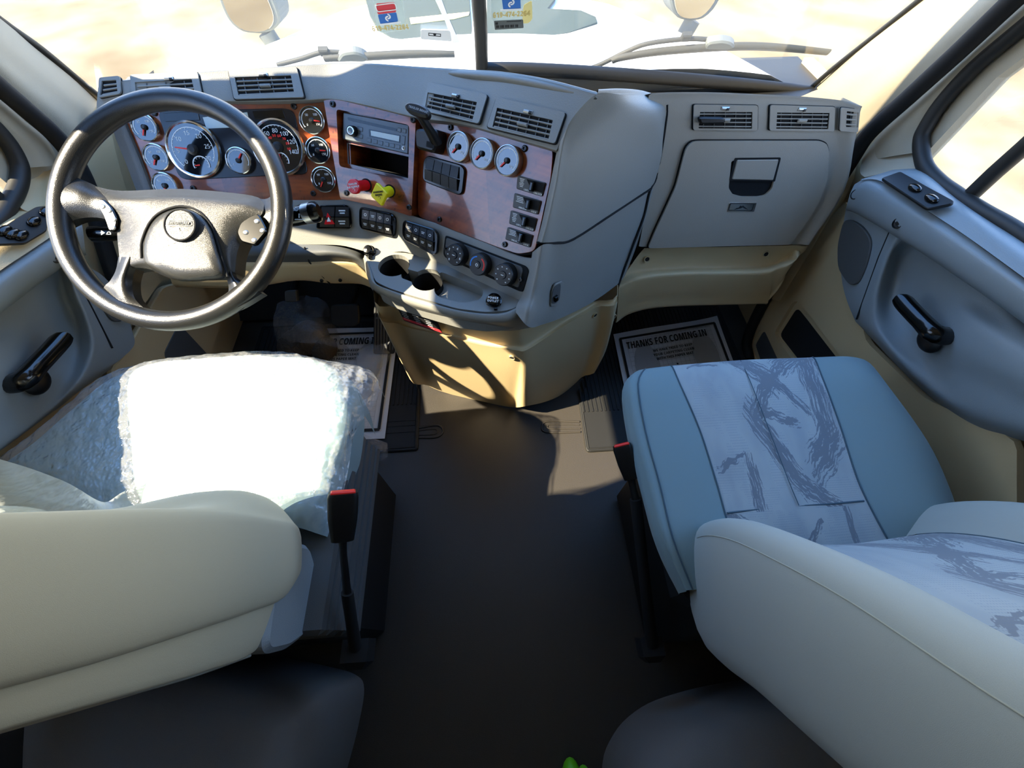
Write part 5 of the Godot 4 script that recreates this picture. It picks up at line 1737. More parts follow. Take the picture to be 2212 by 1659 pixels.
	# spokes
	var sp := [
		[[[132, 372, 172, 386, 206, 402, 240, 428], [126, 405, 168, 412, 208, 424, 244, 446], [126, 445, 168, 446, 214, 452, 250, 470], [134, 488, 172, 472, 218, 471, 256, 486]], [[0.0, -0.004, -0.012, 0.0], [0.012, 0.008, 0.0, 0.006], [0.012, 0.006, 0.0, 0.006], [0.0, -0.006, -0.008, 0.0]]],
		[[[540, 424, 572, 430, 592, 418, 612, 398], [538, 450, 574, 452, 596, 448, 616, 440], [532, 480, 574, 478, 598, 476, 618, 474], [528, 500, 574, 502, 594, 512, 612, 524]], [[-0.006, -0.010, -0.004, 0.0], [0.006, 0.003, 0.006, 0.012], [0.006, 0.003, 0.006, 0.012], [0.0, -0.006, -0.004, 0.0]]],
		[[[256, 555, 280, 555, 306, 556], [250, 584, 268, 586, 290, 590], [238, 606, 262, 610, 286, 618], [226, 618, 262, 636, 292, 646], [218, 634, 262, 664, 318, 672]], [[0.008, 0.016, 0.0], [0.008, 0.014, 0.0], [0.008, 0.012, 0.0], [0.008, 0.012, 0.004], [0.0, 0.008, 0.002]]],
		[[[474, 560, 492, 570, 512, 582], [488, 596, 500, 597, 512, 600], [494, 626, 510, 620, 532, 614], [484, 654, 514, 642, 552, 624], [456, 676, 510, 666, 566, 634]], [[0.014, 0.014, 0.0], [0.006, 0.012, 0.002], [0.004, 0.012, 0.006], [0.002, 0.012, 0.008], [0.0, 0.008, 0.0]]]]
	for q in sp:
		b = MB.new()
		solid(b, smooth(wgrid(q[0], q[1]), 4, 5), fw, 0.018)
		part(T, "spoke", b, M.wheel_leather)
	# key pods
	for q in [[[212, 438, 230, 432, 250, 452, 262, 478, 258, 498, 244, 504, 232, 470], 0.0125, [[222, 446], [236, 455], [246, 474], [244, 492]]], [[546, 470, 563, 464, 577, 490, 582, 502, 556, 533, 526, 525, 517, 505, 525, 484], 0.0115, [[555, 478], [567, 498], [531, 502], [549, 519]]]]:
		b = MB.new()
		var o := []
		for k in range(0, q[0].size(), 2): o.append(wp(q[0][k], q[0][k + 1], q[1] - 0.006))
		b.plate(rounded(o, 0.006, 3), n, 0.008, 0.002, 0)
		var pod := part(T, "key_pod", b, M.gloss_black)
		for d in q[2]:
			b = MB.new()
			b.blob(wp(d[0], d[1], q[1] + 0.002), ax, Vector3(0.0055, 0.0045, 0.0022), 14)
			part(pod, "pod_key", b, M.satin_metal)
	# emblem
	b = MB.new()
	var eo := wp(389, 486, 0.0455)
	b.lathe([Vector2(0.0295, -0.006), Vector2(0.0285, 0.0016), Vector2(0.0265, 0.002), Vector2(0.0255, 0.0005)], eo, n, 40)
	var em := part(T, "emblem_ring", b, M.seam_black)
	b = MB.new()
	b.lathe([Vector2(0.0258, 0.0005), Vector2(0.012, 0.0016), Vector2(0, 0.0018)], eo, n, 40)
	part(em, "emblem_disc", b, M.pad_leather)
	b = MB.new()
	b.text("FREIGHTLINER", 0.0048, eo + n * 0.0024 + upv * 0.002, Basis(rt * 0.82, upv, n), 0.001)
	for s in [-1.0, 1.0]: b.box(eo + n * 0.002 + upv * (0.002 + s * 0.0048), ax, Vector3(0.034, 0.0006, 0.0012))
	for s in [-1.0, 1.0]: arc(b, eo + upv * 0.002 + rt * s * 0.017, ax, 0.0044, 0.0051, 0 if s > 0 else 180, 180 if s > 0 else 360, 0.0024, 10)
	b.box(eo + n * 0.002 - upv * 0.008, Basis(rt, upv, n), Vector3(0.0012, 0.005, 0.001))
	b.box(eo + n * 0.002 - upv * 0.010 + rt * 0.001, Basis(rt, upv, n), Vector3(0.003, 0.0012, 0.001))
	part(em, "emblem_lettering", b, M.dark_grey_plastic)

func pedals() -> void:
	var tp := plane(Vector3(0, 0.62, 0.78).normalized(), at_y(745, 700, 0.13))
	var b := MB.new()
	var T := thing("brake_pedal", "black square brake pedal beside the ribbed accelerator", "pedal", on(746, 690, tp))
	b.plate(rounded(pts([716, 658, 776, 656, 778, 698, 766, 705, 728, 705, 716, 698], tp), 0.012, 3), tp.normal, 0.02, 0.004, -0.01, true)
	part(T, "pedal_pad", b, M.rubber)
	b = MB.new()
	b.tube([on(748, 675, lift(tp, -0.005)), on(765, 640, lift(tp, -0.08)), at_z(775, 605, -1.36)], 0.014, 10)
	part(T, "pedal_arm", b, M.soft_black)
	T = thing("foot_rest_pedal", "small grey pedal pad at the left of the foot well under the wheel", "pedal", on(630, 640, tp))
	b = MB.new()
	b.plate(rounded(pts([617, 628, 642, 626, 644, 651, 618, 652], tp), 0.006, 2), tp.normal, 0.02, 0.003, -0.01, true)
	part(T, "pedal_pad", b, M.dark_grey_plastic)
	b = MB.new()
	b.tube([on(630, 640, lift(tp, -0.005)), at_z(640, 600, -1.36)], 0.012, 10)
	part(T, "pedal_arm", b, M.soft_black)
	# accelerator: ribbed plate hinged on the floor
	var ap := plane3(at_y(830, 764, 0.032), at_y(852, 762, 0.032), at_y(815, 640, 0.20))
	T = thing("accelerator_pedal", "tall ribbed accelerator pedal against the tan console", "pedal", at_y(838, 760, 0.02))
	b = MB.new()
	b.plate(rounded(pts([808, 632, 852, 632, 858, 700, 852, 764, 807, 764], ap), 0.006, 2), ap.normal, 0.012, 0.002, -0.008, true)
	part(T, "pedal_plate", b, M.rubber)
	for k in 7:
		b = MB.new()
		b.tube([on(811 + k * 6.6, 636, lift(ap, 0.004)), on(810 + k * 6.4, 756, lift(ap, 0.004))], 0.0028, 6)
		part(T, "pedal_rib", b, M.dark_grey_plastic)
	for y in [655, 665, 686, 688]:
		b = MB.new()
		b.tube([on(809, y, lift(ap, 0.004)), on(853, y, lift(ap, 0.004))], 0.0022, 6)
		part(T, "pedal_rib", b, M.dark_grey_plastic)

# ------------------------------------------------------------------ mats and papers on the floor
func floor_mats() -> void:
	for s in 2:
		var f := -1.0 if s == 0 else 1.0
		var T := thing("rubber_floor_mat", ["black ribbed rubber floor mat under the steering wheel", "black ribbed rubber floor mat ahead of the passenger seat"][s], "floor mat", Vector3(0.6 * f, 0, -0.85), "rubber floor mats")
		var b := MB.new()
		var o: Array
		if s == 0: o = [Vector3(-0.286, 0, -0.585), Vector3(-0.292, 0, -0.83), Vector3(-0.335, 0, -0.90), Vector3(-0.40, 0, -1.0), Vector3(-0.43, 0, -1.18), Vector3(-0.96, 0, -1.18), Vector3(-0.96, 0, -0.585)]
		else: o = [Vector3(0.290, 0, -0.541), Vector3(0.294, 0, -0.74), Vector3(0.35, 0, -0.86), Vector3(0.44, 0, -1.18), Vector3(0.96, 0, -1.18), Vector3(0.96, 0, -0.541)]
		b.plate(rounded(o, 0.015, 3), Vector3.UP, 0.010, 0.003, 0)
		part(T, "mat_sheet", b, M.rubber)
		b = MB.new()
		var rim := []
		for p in shrink(o, 0.965): rim.append(p + Vector3(0, 0.0095, 0))
		for k in rim.size(): b.tube([rim[k], rim[(k + 1) % rim.size()]], 0.003, 6, 0.8)
		part(T, "mat_border", b, M.rubber)
		for k in 40:
			var x := 0.305 + k * 0.0158
			var z1 := -0.765 if s == 0 else -0.692
			var z0 := -1.16
			if x < 0.43: z0 = lerpf(z1 - 0.10, -1.1, (x - 0.305) / 0.13)
			if z0 > z1: continue
			b = MB.new()
			b.box(Vector3(x * f, 0.0108, (z0 + z1) * 0.5), Basis.IDENTITY, Vector3(0.006, 0.005, z1 - z0), 0.0012)
			part(T, "mat_rib", b, M.rubber if s == 0 else M.rubber)
		for z in ([-0.70, -0.68, -0.655] if s == 0 else []):
			b = MB.new()
			b.box(Vector3(-0.62, 0.0102, z), Basis.IDENTITY, Vector3(0.64, 0.003, 0.004), 0.0008)
			part(T, "mat_rib", b, M.rubber)
	# printed paper mats: origin top left, x right, y down the sheet
	for s in 2:
		var o: Vector3
		var u: Vector3
		var w: Vector3
		var h := 0.0165
		if s == 1:
			o = at_y(1325, 722, h)
			u = (at_y(1546, 685, h) - o).normalized()
			w = (at_y(1376, 972, h) - o).normalized()
		else:
			var br := at_y(831, 947, h)
			w = (br - at_y(858, 735, h)).normalized()
			u = Vector3(-w.z, 0, w.x)
			if u.x < 0: u = -u
			o = br - w * 0.50 - u * 0.45
		var T := thing("paper_mat", ["printed paper mat crumpled under film on the driver's foot-well floor", "printed paper mat reading THANKS FOR COMING IN ahead of the passenger seat"][s], "paper mat", o, "printed paper floor mats")
		var b := MB.new()
		var rows := []
		for j in 13:
			var row := []
			for k in 11:
				var a := k / 10.0; var c := j / 12.0
				row.append(o + u * 0.45 * a + w * 0.50 * c + Vector3(0, 0.004 * sin(a * 5.0 + c * 3.0) * (1 - c) + 0.012 * pow(a, 6.0) * pow(1 - c, 4.0), 0))
			rows.append(row)
		b.grid(rows, C)
		var low := []
		for r in rows: low.append(shift(r, Vector3(0, -0.0008, 0)))
		b.grid(low, C, true)
		part(T, "paper_sheet", b, M.paper)
		var ax := Basis(u, -w, Vector3.UP)
		var up := Vector3(0, 0.0062, 0)
		var at := func(a: float, c: float) -> Vector3: return o + u * 0.45 * a + w * 0.50 * c + up
		b = MB.new()   # light squares
		for k in 21: b.box(at.call(0.10 + 0.04 * k, 0.5) - up * 0.3, ax, Vector3(0.0008, 0.42, 0.0003))
		for k in 21: b.box(at.call(0.5, 0.09 + 0.041 * k) - up * 0.3, ax, Vector3(0.36, 0.0008, 0.0003))
		for q in [[0.24, 0.36, 0.05, 0.11], [0.78, 0.36, 0.05, 0.11], [0.24, 0.6, 0.035, 0.045], [0.78, 0.6, 0.035, 0.045]]:
			var f := []
			for k in 20: f.append(at.call(q[0], q[1]) - up * 0.25 + u * cos(TAU * k / 20) * q[2] + w * sin(TAU * k / 20) * q[3])
			b.plate(f, Vector3.UP, 0.0003)
		part(T, "paper_print", b, M.paper_grid, "pale squares and shoe soles")
		b = MB.new()
		for q in [[0.5, 0.065, 0.41, 0.010], [0.5, 0.935, 0.41, 0.010]]: b.box(at.call(q[0], q[1]), ax, Vector3(q[2], q[3], 0.0004))
		for q in [0.05, 0.95]: b.box(at.call(q, 0.5), ax, Vector3(0.010, 0.435, 0.0004))
		var tw := 0.62
		b.text("THANKS FOR COMING IN", 0.034, at.call(0.47, 0.145), Basis(u * tw, -w, Vector3.UP), 0.0004)
		b.text("WE HAVE TRIED TO KEEP", 0.012, at.call(0.5, 0.235), Basis(u * 0.88, -w, Vector3.UP), 0.0004)
		b.text("YOUR CARPETING CLEAN", 0.012, at.call(0.5, 0.275), Basis(u * 0.88, -w, Vector3.UP), 0.0004)
		b.text("WITH THIS PAPER MAT", 0.012, at.call(0.5, 0.315), Basis(u * 0.88, -w, Vector3.UP), 0.0004)
		b.text("THANK YOU", 0.022, at.call(0.5, 0.86), Basis(u * 0.8, -w, Vector3.UP), 0.0004)
		b.lathe([Vector2(0.004, 0.0003), Vector2(0, 0.0003)], at.call(0.5, 0.39), Vector3.UP, 12)
		part(T, "paper_lettering", b, M.print_black)

# ------------------------------------------------------------------ seats
func crease(T: Node3D, p: Array, r := 0.0018, m: Material = null) -> void:
	var b := MB.new()
	b.tube(curve(p, 4), r, 6)
	part(T, "seam", b, m if m else M.stitch)

func wrinkled(g: Array, amp: float, freq: float, seed_: int) -> Array:
	var f := FastNoiseLite.new()
	f.seed = seed_; f.frequency = freq; f.fractal_octaves = 3
	f.noise_type = FastNoiseLite.TYPE_SIMPLEX
	f.fractal_type = FastNoiseLite.FRACTAL_RIDGED
	var o := []
	for r in g:
		var row := []
		for p in r: row.append(p + Vector3(0.3, 1.0, 0.2) * amp * f.get_noise_3d(p.x * 100, p.y * 100, p.z * 60))
		o.append(row)
	return o

func seats() -> void:
	passenger_seat()
	driver_seat()

func passenger_seat() -> void:
	var T := thing("passenger_seat", "empty passenger seat in blue-grey velour with brush-stroke patterned middle", "seat", Vector3(0.58, 0, -0.2))
	var px := [
		[1374, 803, 1394, 797, 1449, 790, 1600, 778, 1755, 772, 1832, 770, 1872, 780],
		[1352, 834, 1378, 830, 1468, 828, 1620, 820, 1775, 813, 1872, 815, 1922, 838],
		[1364, 930, 1394, 930, 1512, 930, 1660, 922, 1814, 918, 1942, 925, 2003, 952],
		[1395, 1050, 1426, 1050, 1550, 1050, 1700, 1042, 1852, 1035, 1990, 1038, 2050, 1052],
		[1428, 1165, 1454, 1165, 1580, 1150, 1735, 1140, 1895, 1125, 2020, 1120, 2076, 1132],
		[1482, 1278, 1496, 1274, 1640, 1265, 1790, 1262, 1962, 1245, 2062, 1225, 2096, 1220]]
	var ys := [0.552, 0.575, 0.565, 0.550, 0.536, 0.505]
	var dy := [-0.014, 0.0, -0.007, 0.002, -0.007, 0.004, -0.016]
	var rows := []
	for j in px.size():
		var row := []
		for k in 7: row.append(at_y(px[j][k * 2], px[j][k * 2 + 1], ys[j] + dy[k]))
		rows.append(row)
	var front := []
	for q in [[0.10, 0.03], [0.045, 0.004]]:
		front.append(shift(rows[0], Vector3(0, -q[0], q[1])))
	rows = front + rows
	var strip := func(a: int, c: int) -> Array:
		var o := []
		for r in rows: o.append(r.slice(a, c + 1))
		return o
	var b := MB.new()
	var l: Array = strip.call(0, 2)
	for r in l: r.push_front(r[0] + Vector3(0.022, -0.10, 0.0)); 
	for r in l: r.insert(1, r[1] + Vector3(-0.002, -0.03, 0.0))
	b.grid(smooth(l, 5, 5), C)
	var cu := part(T, "cushion_bolster", b, M.seat_velour)
	b = MB.new()
	l = strip.call(4, 6)
	for r in l: r.append(r[-1] + Vector3(0.004, -0.03, 0.0)); r.append(r[-2] + Vector3(-0.02, -0.10, 0.0))
	b.grid(smooth(l, 5, 5), C)
	part(T, "cushion_bolster", b, M.seat_velour)
	b = MB.new()
	b.grid(smooth(strip.call(2, 4), 6, 8), C, false, false, Vector2(1, 1.25))
	part(T, "cushion_middle", b, M.seat_weave, "patterned middle of the cushion")
	for k in [1, 2, 4]:
		var p := []
		for j in range(1, rows.size()): p.append(rows[j][k] + Vector3(0, 0.0006, 0))
		crease(T, p, 0.0017)
	crease(T, [at_y(1571, 1108, 0.537), at_y(1650, 1099, 0.541), at_y(1725, 1093, 0.544), at_y(1800, 1088, 0.542), at_y(1866, 1082, 0.537)], 0.0018)
	crease(T, [at_y(1600, 779, 0.558), at_y(1620, 822, 0.5795), at_y(1662, 930, 0.569), at_y(1705, 1042, 0.555), at_y(1726, 1092, 0.548)], 0.0009)
	b = MB.new()   # frame under the cushion and cloth-covered base
	b.box(Vector3(0.58, 0.42, -0.24), Basis.IDENTITY, Vector3(0.50, 0.08, 0.40), 0.02)
	part(T, "seat_pan", b, M.soft_black)
	b = MB.new()
	var bs := []
	for q in [[0.02, 0.36, 0.86, -0.38, 0.02], [0.22, 0.37, 0.85, -0.39, 0.02], [0.40, 0.38, 0.84, -0.40, 0.0]]:
		bs.append([Vector3(q[1], q[0], q[3]), Vector3(q[2], q[0], q[3]), Vector3(q[2], q[0], q[4]), Vector3(q[1], q[0], q[4]), Vector3(q[1], q[0], q[3])])
	b.grid(bs, Vector3(0.6, 0.2, -0.2), true)
	part(T, "seat_pedestal", b, M.soft_black)
	# cover behind the seat's foot
	b = MB.new()
	bs = []
	for q in [[0.0, 0.03], [0.20, 0.02], [0.27, 0.0], [0.30, -0.05], [0.31, -0.13], [0.315, -0.36]]:
		var row := []
		for p in [[0.215, 0.50], [0.222, 0.30], [0.262, 0.225], [0.34, 0.180], [0.44, 0.160], [0.56, 0.150], [0.70, 0.148], [0.95, 0.15]]:
			var v := Vector2(p[0], p[1]); var cc := Vector2(0.62, 0.5)
			v += (v - cc).normalized() * q[1]
			row.append(Vector3(v.x, q[0], v.y))
		bs.append(row)
	b.grid(smooth(bs, 4, 5), Vector3(0.6, 0.1, 0.6), true)
	part(T, "base_cover", b, M.skirt_cloth)
	# backrest
	var lv := [[0.42, -0.120, -0.035, 0.025], [0.50, -0.167, 0.028, 0.004], [0.57, -0.169, 0.056, 0.0], [0.66, -0.145, 0.083, 0.0], [0.76, -0.098, 0.124, 0.0], [0.86, -0.043, 0.165, 0.0], [0.955, 0.024, 0.205, 0.002], [1.04, 0.085, 0.24, 0.012], [1.11, 0.15, 0.255, 0.04]]
	rows = []
	for q in lv:
		var y: float = q[0]; var zr: float = q[1]; var zb: float = q[2]; var i: float = q[3]
		var row := []
		# rear middle, rear left, side, ridge, valley, middle ... mirrored
		for m in [[0.60, 0.012, 1], [0.42 + i, 0.010, 1], [0.352 + i, -0.012, 1], [0.338 + i, 0.5, 2], [0.348 + i, 0.028, 0], [0.378 + i, 0.002, 0], [0.412 + i, 0.012, 0], [0.452 + i * 0.5, 0.050, 0], [0.60, 0.058, 0], [0.748 - i * 0.5, 0.050, 0], [0.79 - i, 0.012, 0], [0.825 - i, 0.0, 0], [0.856 - i, 0.028, 0], [0.864 - i, 0.5, 2], [0.852 - i, -0.012, 1], [0.78 - i, 0.010, 1]]:
			var z: float = zr + m[1] if m[2] == 0 else (zb + m[1] if m[2] == 1 else lerpf(zr, zb, m[1]))
			var yy: float = y - (0.08 * (z - zr) / 0.2 if m[2] > 0 else 0.0) * 1.0
			row.append(Vector3(m[0], yy, z))
		rows.append(row)
	var outer := []
	for r in rows: outer.append(r.slice(9, 16) + r.slice(0, 8))
	b = MB.new()
	var og := smooth(outer, 5, 4)
	b.grid(og, Vector3(0.6, 0.75, 0.05), true)
	part(T, "backrest", b, M.seat_back_velour)
	var mid := []
	for r in rows: mid.append(r.slice(7, 10))
	b = MB.new()
	b.grid(smooth(mid, 6, 8), C, false, false, Vector2(1, 1.3))
	part(T, "backrest_middle", b, M.seat_weave, "patterned middle of the backrest")
	b = MB.new()
	var top: Array = rows[-1]
	var tc := Vector3(0.60, 1.135, 0.245)
	var cap := [top]
	for q in [0.9, 0.6, 0.05]:
		var row := []
		for p in top: row.append(tc + (p - tc) * q + Vector3(0, 0.022 * (1.0 - q), 0))
		cap.append(row)
	b.grid(smooth(cap, 3, 3, true), Vector3(0.6, 0.9, 0.2), true, true)
	part(T, "backrest_top", b, M.seat_back_velour)
	var sm := []
	for r in rows: sm.append(r[4] + Vector3(-0.0005, 0, 0.0))
	crease(T, sm.slice(1), 0.0009, M.pale_stitch)
	for k in [7, 9]:
		sm = []
		for r in rows: sm.append(r[k])
		crease(T, sm, 0.0015)

func driver_seat() -> void:
	var T := thing("driver_seat", "driver's seat with velour backrest tinted for warm bounce light and film-covered cushion", "seat", Vector3(-0.6, 0, -0.2))
	var px := [
		[345, 790, 425, 775, 600, 766, 700, 784, 752, 818],
		[245, 815, 400, 805, 600, 805, 690, 825, 750, 868],
		[155, 885, 330, 882, 560, 890, 680, 910, 740, 940],
		[75, 955, 280, 960, 520, 990, 660, 1000, 722, 1005],
		[-20, 1015, 220, 1040, 480, 1070, 640, 1088, 702, 1100],
		[-90, 1065, 200, 1100, 470, 1122, 620, 1135, 692, 1155]]
	var ys := [0.575, 0.598, 0.59, 0.575, 0.56, 0.54]
	var dy := [-0.012, 0.003, 0.0, 0.003, -0.014]
	var rows := []
	for j in px.size():
		var row := []
		for k in 5:
			var w := at_y(px[j][k * 2], px[j][k * 2 + 1], ys[j] + dy[k])
			w.x = maxf(w.x, -1.0)
			row.append(w)
		rows.append(row)
	var top := rows.duplicate(true)
	rows = [shift(rows[0], Vector3(0, -0.11, 0.03)), shift(rows[0], Vector3(0, -0.05, 0.0))] + rows
	for r in rows:
		r.append(r[-1] + Vector3(0.004, -0.035, 0)); r.append(r[-2] + Vector3(0.0, -0.12, 0))
		r.push_front(r[0] + Vector3(0.0, -0.12, 0))
	var b := MB.new()
	b.grid(smooth(rows, 5, 5), C)
	part(T, "cushion", b, M.seat_velour)
	b = MB.new()
	b.box(Vector3(-0.60, 0.43, -0.24), Basis.IDENTITY, Vector3(0.50, 0.06, 0.40), 0.02)
	part(T, "seat_pan", b, M.soft_black)
	# folded rubber bellows of the sprung base
	for k in 6:
		b = MB.new()
		var y := 0.505 - k * 0.026
		b.box(Vector3(-0.60, y - 0.012, -0.235), Basis.IDENTITY, Vector3(0.545 + 0.008 * k, 0.022, 0.40), 0.008)
		part(T, "bellows_fold", b, M.dark_grey_plastic)
	b = MB.new()
	b.box(Vector3(-0.60, 0.17, -0.235), Basis.IDENTITY, Vector3(0.50, 0.34, 0.40), 0.02)
	part(T, "seat_pedestal", b, M.soft_black)
	b = MB.new()
	var rp := Plane(Vector3.RIGHT, -0.36)
	b.plate(rounded(pts([630, 1190, 650, 1172, 672, 1178, 683, 1215, 679, 1300, 661, 1375, 626, 1402, 584, 1413, 575, 1396, 590, 1290], rp), 0.012, 3), Vector3.RIGHT, 0.03, 0.008, -0.03)
	part(T, "recliner_cover", b, M.door_grey, "grey plastic hinge cover")
	# cloth cover behind the foot
	b = MB.new()
	var bs := []
	for q in [[0.0, 0.04], [0.18, 0.03], [0.27, 0.012], [0.31, -0.02], [0.335, -0.09], [0.342, -0.34]]:
		var row := []
		for p in [[-0.97, -0.02], [-0.80, 0.0], [-0.62, 0.03], [-0.52, 0.05], [-0.445, 0.07], [-0.42, 0.10], [-0.43, 0.18], [-0.46, 0.30], [-0.48, 0.5]]:
			var v := Vector2(p[0], p[1]); var cc := Vector2(-0.75, 0.4)
			v += (v - cc).normalized() * q[1]
			row.append(Vector3(v.x, q[0], v.y))
		bs.append(row)
	b.grid(smooth(bs, 4, 5), Vector3(-0.75, 0.1, 0.5), true)
	part(T, "base_cover", b, M.skirt_cloth)
	# backrest
	var lv := [[0.535, -0.165, -0.212, -0.105, 0.02], [0.60, -0.197, -0.240, -0.076, 0.0], [0.68, -0.190, -0.236, -0.054, 0.0], [0.78, -0.171, -0.203, -0.031, 0.0], [0.90, -0.139, -0.146, -0.004, 0.0], [1.0, -0.109, -0.116, 0.014, 0.0], [1.10, -0.078, -0.085, 0.034, 0.006], [1.18, -0.045, -0.05, 0.045, 0.03]]
	rows = []
	for q in lv:
		var i: float = q[4]
		var row := []
		for m in [[-0.60, 3, 0.0], [-0.45, 3, 0.0], [-0.372 - i, 3, -0.004], [-0.352 - i, 3, -0.02], [-0.346 - i, 0, 0.5], [-0.352 - i, 1, 0.012], [-0.366 - i, 1, -0.006], [-0.392 - i, 2, 0.012], [-0.42 - i, 2, 0.0], [-0.455 - i, 2, 0.02], [-0.50 - i, 2, 0.05], [-0.60, 2, 0.06], [-0.70 + i, 2, 0.05], [-0.745 + i, 2, 0.02], [-0.78 + i, 2, 0.0], [-0.834 + i, 1, -0.006], [-0.85 + i, 0, 0.5], [-0.848 + i, 3, -0.02], [-0.75 + i, 3, 0.0]]:
			var z: float
			if m[1] == 0: z = lerpf(q[1], q[3], m[2])
			else: z = q[m[1]] + m[2]
			row.append(Vector3(m[0], q[0] + (0.0 if m[1] != 3 else 0.0), z))
		rows.append(row)
	b = MB.new()
	var og := []
	for r in smooth(rows, 5, 4, true): og.append(r)
	b.grid(og, Vector3(-0.6, 0.85, -0.08), true, true)
	part(T, "backrest", b, M.warm_lit_velour)
	b = MB.new()
	for e in [[rows[-1], 0.03, Vector3(-0.60, 1.18, 0.01)], [rows[0], -0.01, Vector3(-0.60, 0.535, -0.13)]]:
		var cap := []
		for q in [1.0, 0.9, 0.6, 0.05]:
			var row := []
			for p in e[0]: row.append(e[2] + (p - e[2]) * q + Vector3(0, e[1] * (1.0 - q), 0))
			cap.append(row)
		b.grid(smooth(cap, 3, 3, true), Vector3(-0.6, 0.85, -0.08), true, true)
	part(T, "backrest_end", b, M.warm_lit_velour)
	# padded panel on the rear of the backrest
	b = MB.new()
	bs = []
	for q in [[0.545, -0.09, 0.03], [0.57, -0.055, 0.012], [0.62, -0.012, 0.0], [0.72, 0.006, 0.0], [0.82, 0.018, 0.0], [0.95, 0.032, 0.0], [1.08, 0.05, 0.01], [1.16, 0.055, 0.03], [1.175, 0.02, 0.06]]:
		var row := []
		for m in [[-0.358, -0.08], [-0.370, -0.012], [-0.388, 0.0], [-0.45, 0.012], [-0.60, 0.018], [-0.75, 0.012], [-0.82, 0.0], [-0.84, -0.08]]:
			row.append(Vector3(m[0] - (q[2] if m[0] > -0.6 else -q[2]), q[0], q[1] + m[1]))
		bs.append(row)
	b.grid(smooth(bs, 4, 4), Vector3(-0.6, 0.8, -0.1), true)
	part(T, "rear_panel", b, M.warm_lit_velour)
	crease(T, [at_x(0, 1567, -0.385), at_x(150, 1525, -0.385), at_x(300, 1492, -0.385), at_x(430, 1455, -0.385), at_x(540, 1416, -0.385)], 0.0022, M.pale_stitch)
	# loose clear film over the cushion and hung on the backrest
	var film := thing("plastic_seat_cover", "wrinkled clear plastic film spread over the driver's seat", "plastic cover", top[2][2])
	b = MB.new()
	var fr := []
	for j in top.size():
		var r: Array = shift(top[j], Vector3(0, 0.012, 0))
		r.push_front(r[0] + Vector3(-0.03, -0.05, 0.0))
		r.append(r[-1] + Vector3(0.022, -0.03, 0.0))
		fr.append(r)
	fr.push_front(shift(fr[0], Vector3(0.0, -0.075, -0.012)))
	# the corner by the console flares out
	fr[1][-1] = at_y(822, 842, 0.53); fr[1][-2] = at_y(790, 800, 0.575)
	fr[2][-1] = at_y(806, 878, 0.53); fr[3][-1] = at_y(768, 935, 0.54); fr[0][-1] = at_y(836, 872, 0.45); fr[0][-2] = at_y(806, 815, 0.50)
	b.grid(wrinkled(smooth(fr, 16, 16), 0.005, 0.16, 4), C)
	part(film, "cushion_film", b, M.clear_film)
	b = MB.new()
	fr = [
		[at_z(-120, 960, -0.19), at_z(0, 992, -0.19), at_z(90, 1020, -0.20), at_z(160, 1050, -0.21), at_z(225, 1085, -0.225), at_z(265, 1064, -0.24), at_z(318, 1040, -0.25)],
		[at_z(-120, 1030, -0.18), at_z(0, 1045, -0.18), at_z(90, 1062, -0.19), at_z(160, 1080, -0.20), at_z(230, 1098, -0.215), at_z(275, 1090, -0.23), at_z(306, 1080, -0.24)],
		[at_z(-120, 1150, -0.165), at_z(0, 1152, -0.165), at_z(90, 1150, -0.165), at_z(160, 1145, -0.175), at_z(230, 1138, -0.19), at_z(270, 1130, -0.205), at_z(296, 1122, -0.22)]]
	b.grid(wrinkled(smooth(fr, 8, 8), 0.004, 0.08, 9), C)
	part(film, "backrest_film", b, M.milky_film)

# ------------------------------------------------------------------ small things
func buckle(label: String, p: Array, red: Array, wdt: float, ht: float, sleeve: float) -> void:
	# p: base, sleeve end, neck, housing bottom, housing top
	var T := thing("seat_belt_buckle", label, "seat belt buckle", p[0], "seat belt buckles")
	var b := MB.new()
	b.tube([p[0], p[0].lerp(p[1], 0.5), p[1]], [sleeve * 1.15, sleeve, sleeve], 12, 0.8)
	part(T, "stalk_sleeve", b, M.soft_black)
	b = MB.new()
	b.tube([p[1], p[2], p[3]], [sleeve * 0.7, sleeve * 0.6, sleeve * 0.7], 10, 0.7)
	part(T, "stalk", b, M.black_plastic)
	var d: Vector3 = (p[4] - p[3]).normalized()
	var nn: Vector3 = (C - p[4]); nn = (nn - d * nn.dot(d)).normalized()
	var r := d.cross(nn)
	var rows := []
	for q in [[0.0, 0.55], [0.02, 0.75], [0.45, 0.95], [0.9, 1.0], [1.0, 0.92]]:
		var row := []
		for k in 16:
			var a := TAU * k / 16
			var cx := signf(cos(a)) * pow(absf(cos(a)), 0.5); var cy := signf(sin(a)) * pow(absf(sin(a)), 0.5)
			row.append(p[3] + d * ht * q[0] + r * cx * wdt * 0.5 * q[1] + nn * cy * wdt * 0.28 * q[1])
		rows.append(row)
	b = MB.new()
	b.grid(rows, p[3] + d * ht * 0.5, true, true)
	b.face(rows[-1], d)
	b.face(rows[0], -d)
	part(T, "buckle_housing", b, M.black_plastic)
	b = MB.new()
	b.box(p[3] + d * ht * 1.0 + nn * wdt * 0.08, Basis(r, nn, d), Vector3(wdt * 0.78, wdt * 0.26, 0.008), 0.002)
	part(T, "release_button", b, M.needle_red, "red release button")
	b = MB.new()
	b.box(p[0] + Vector3(0, -0.02, 0.01), Basis.IDENTITY, Vector3(0.05, 0.05, 0.05), 0.012)
	part(T, "stalk_foot", b, M.soft_black)

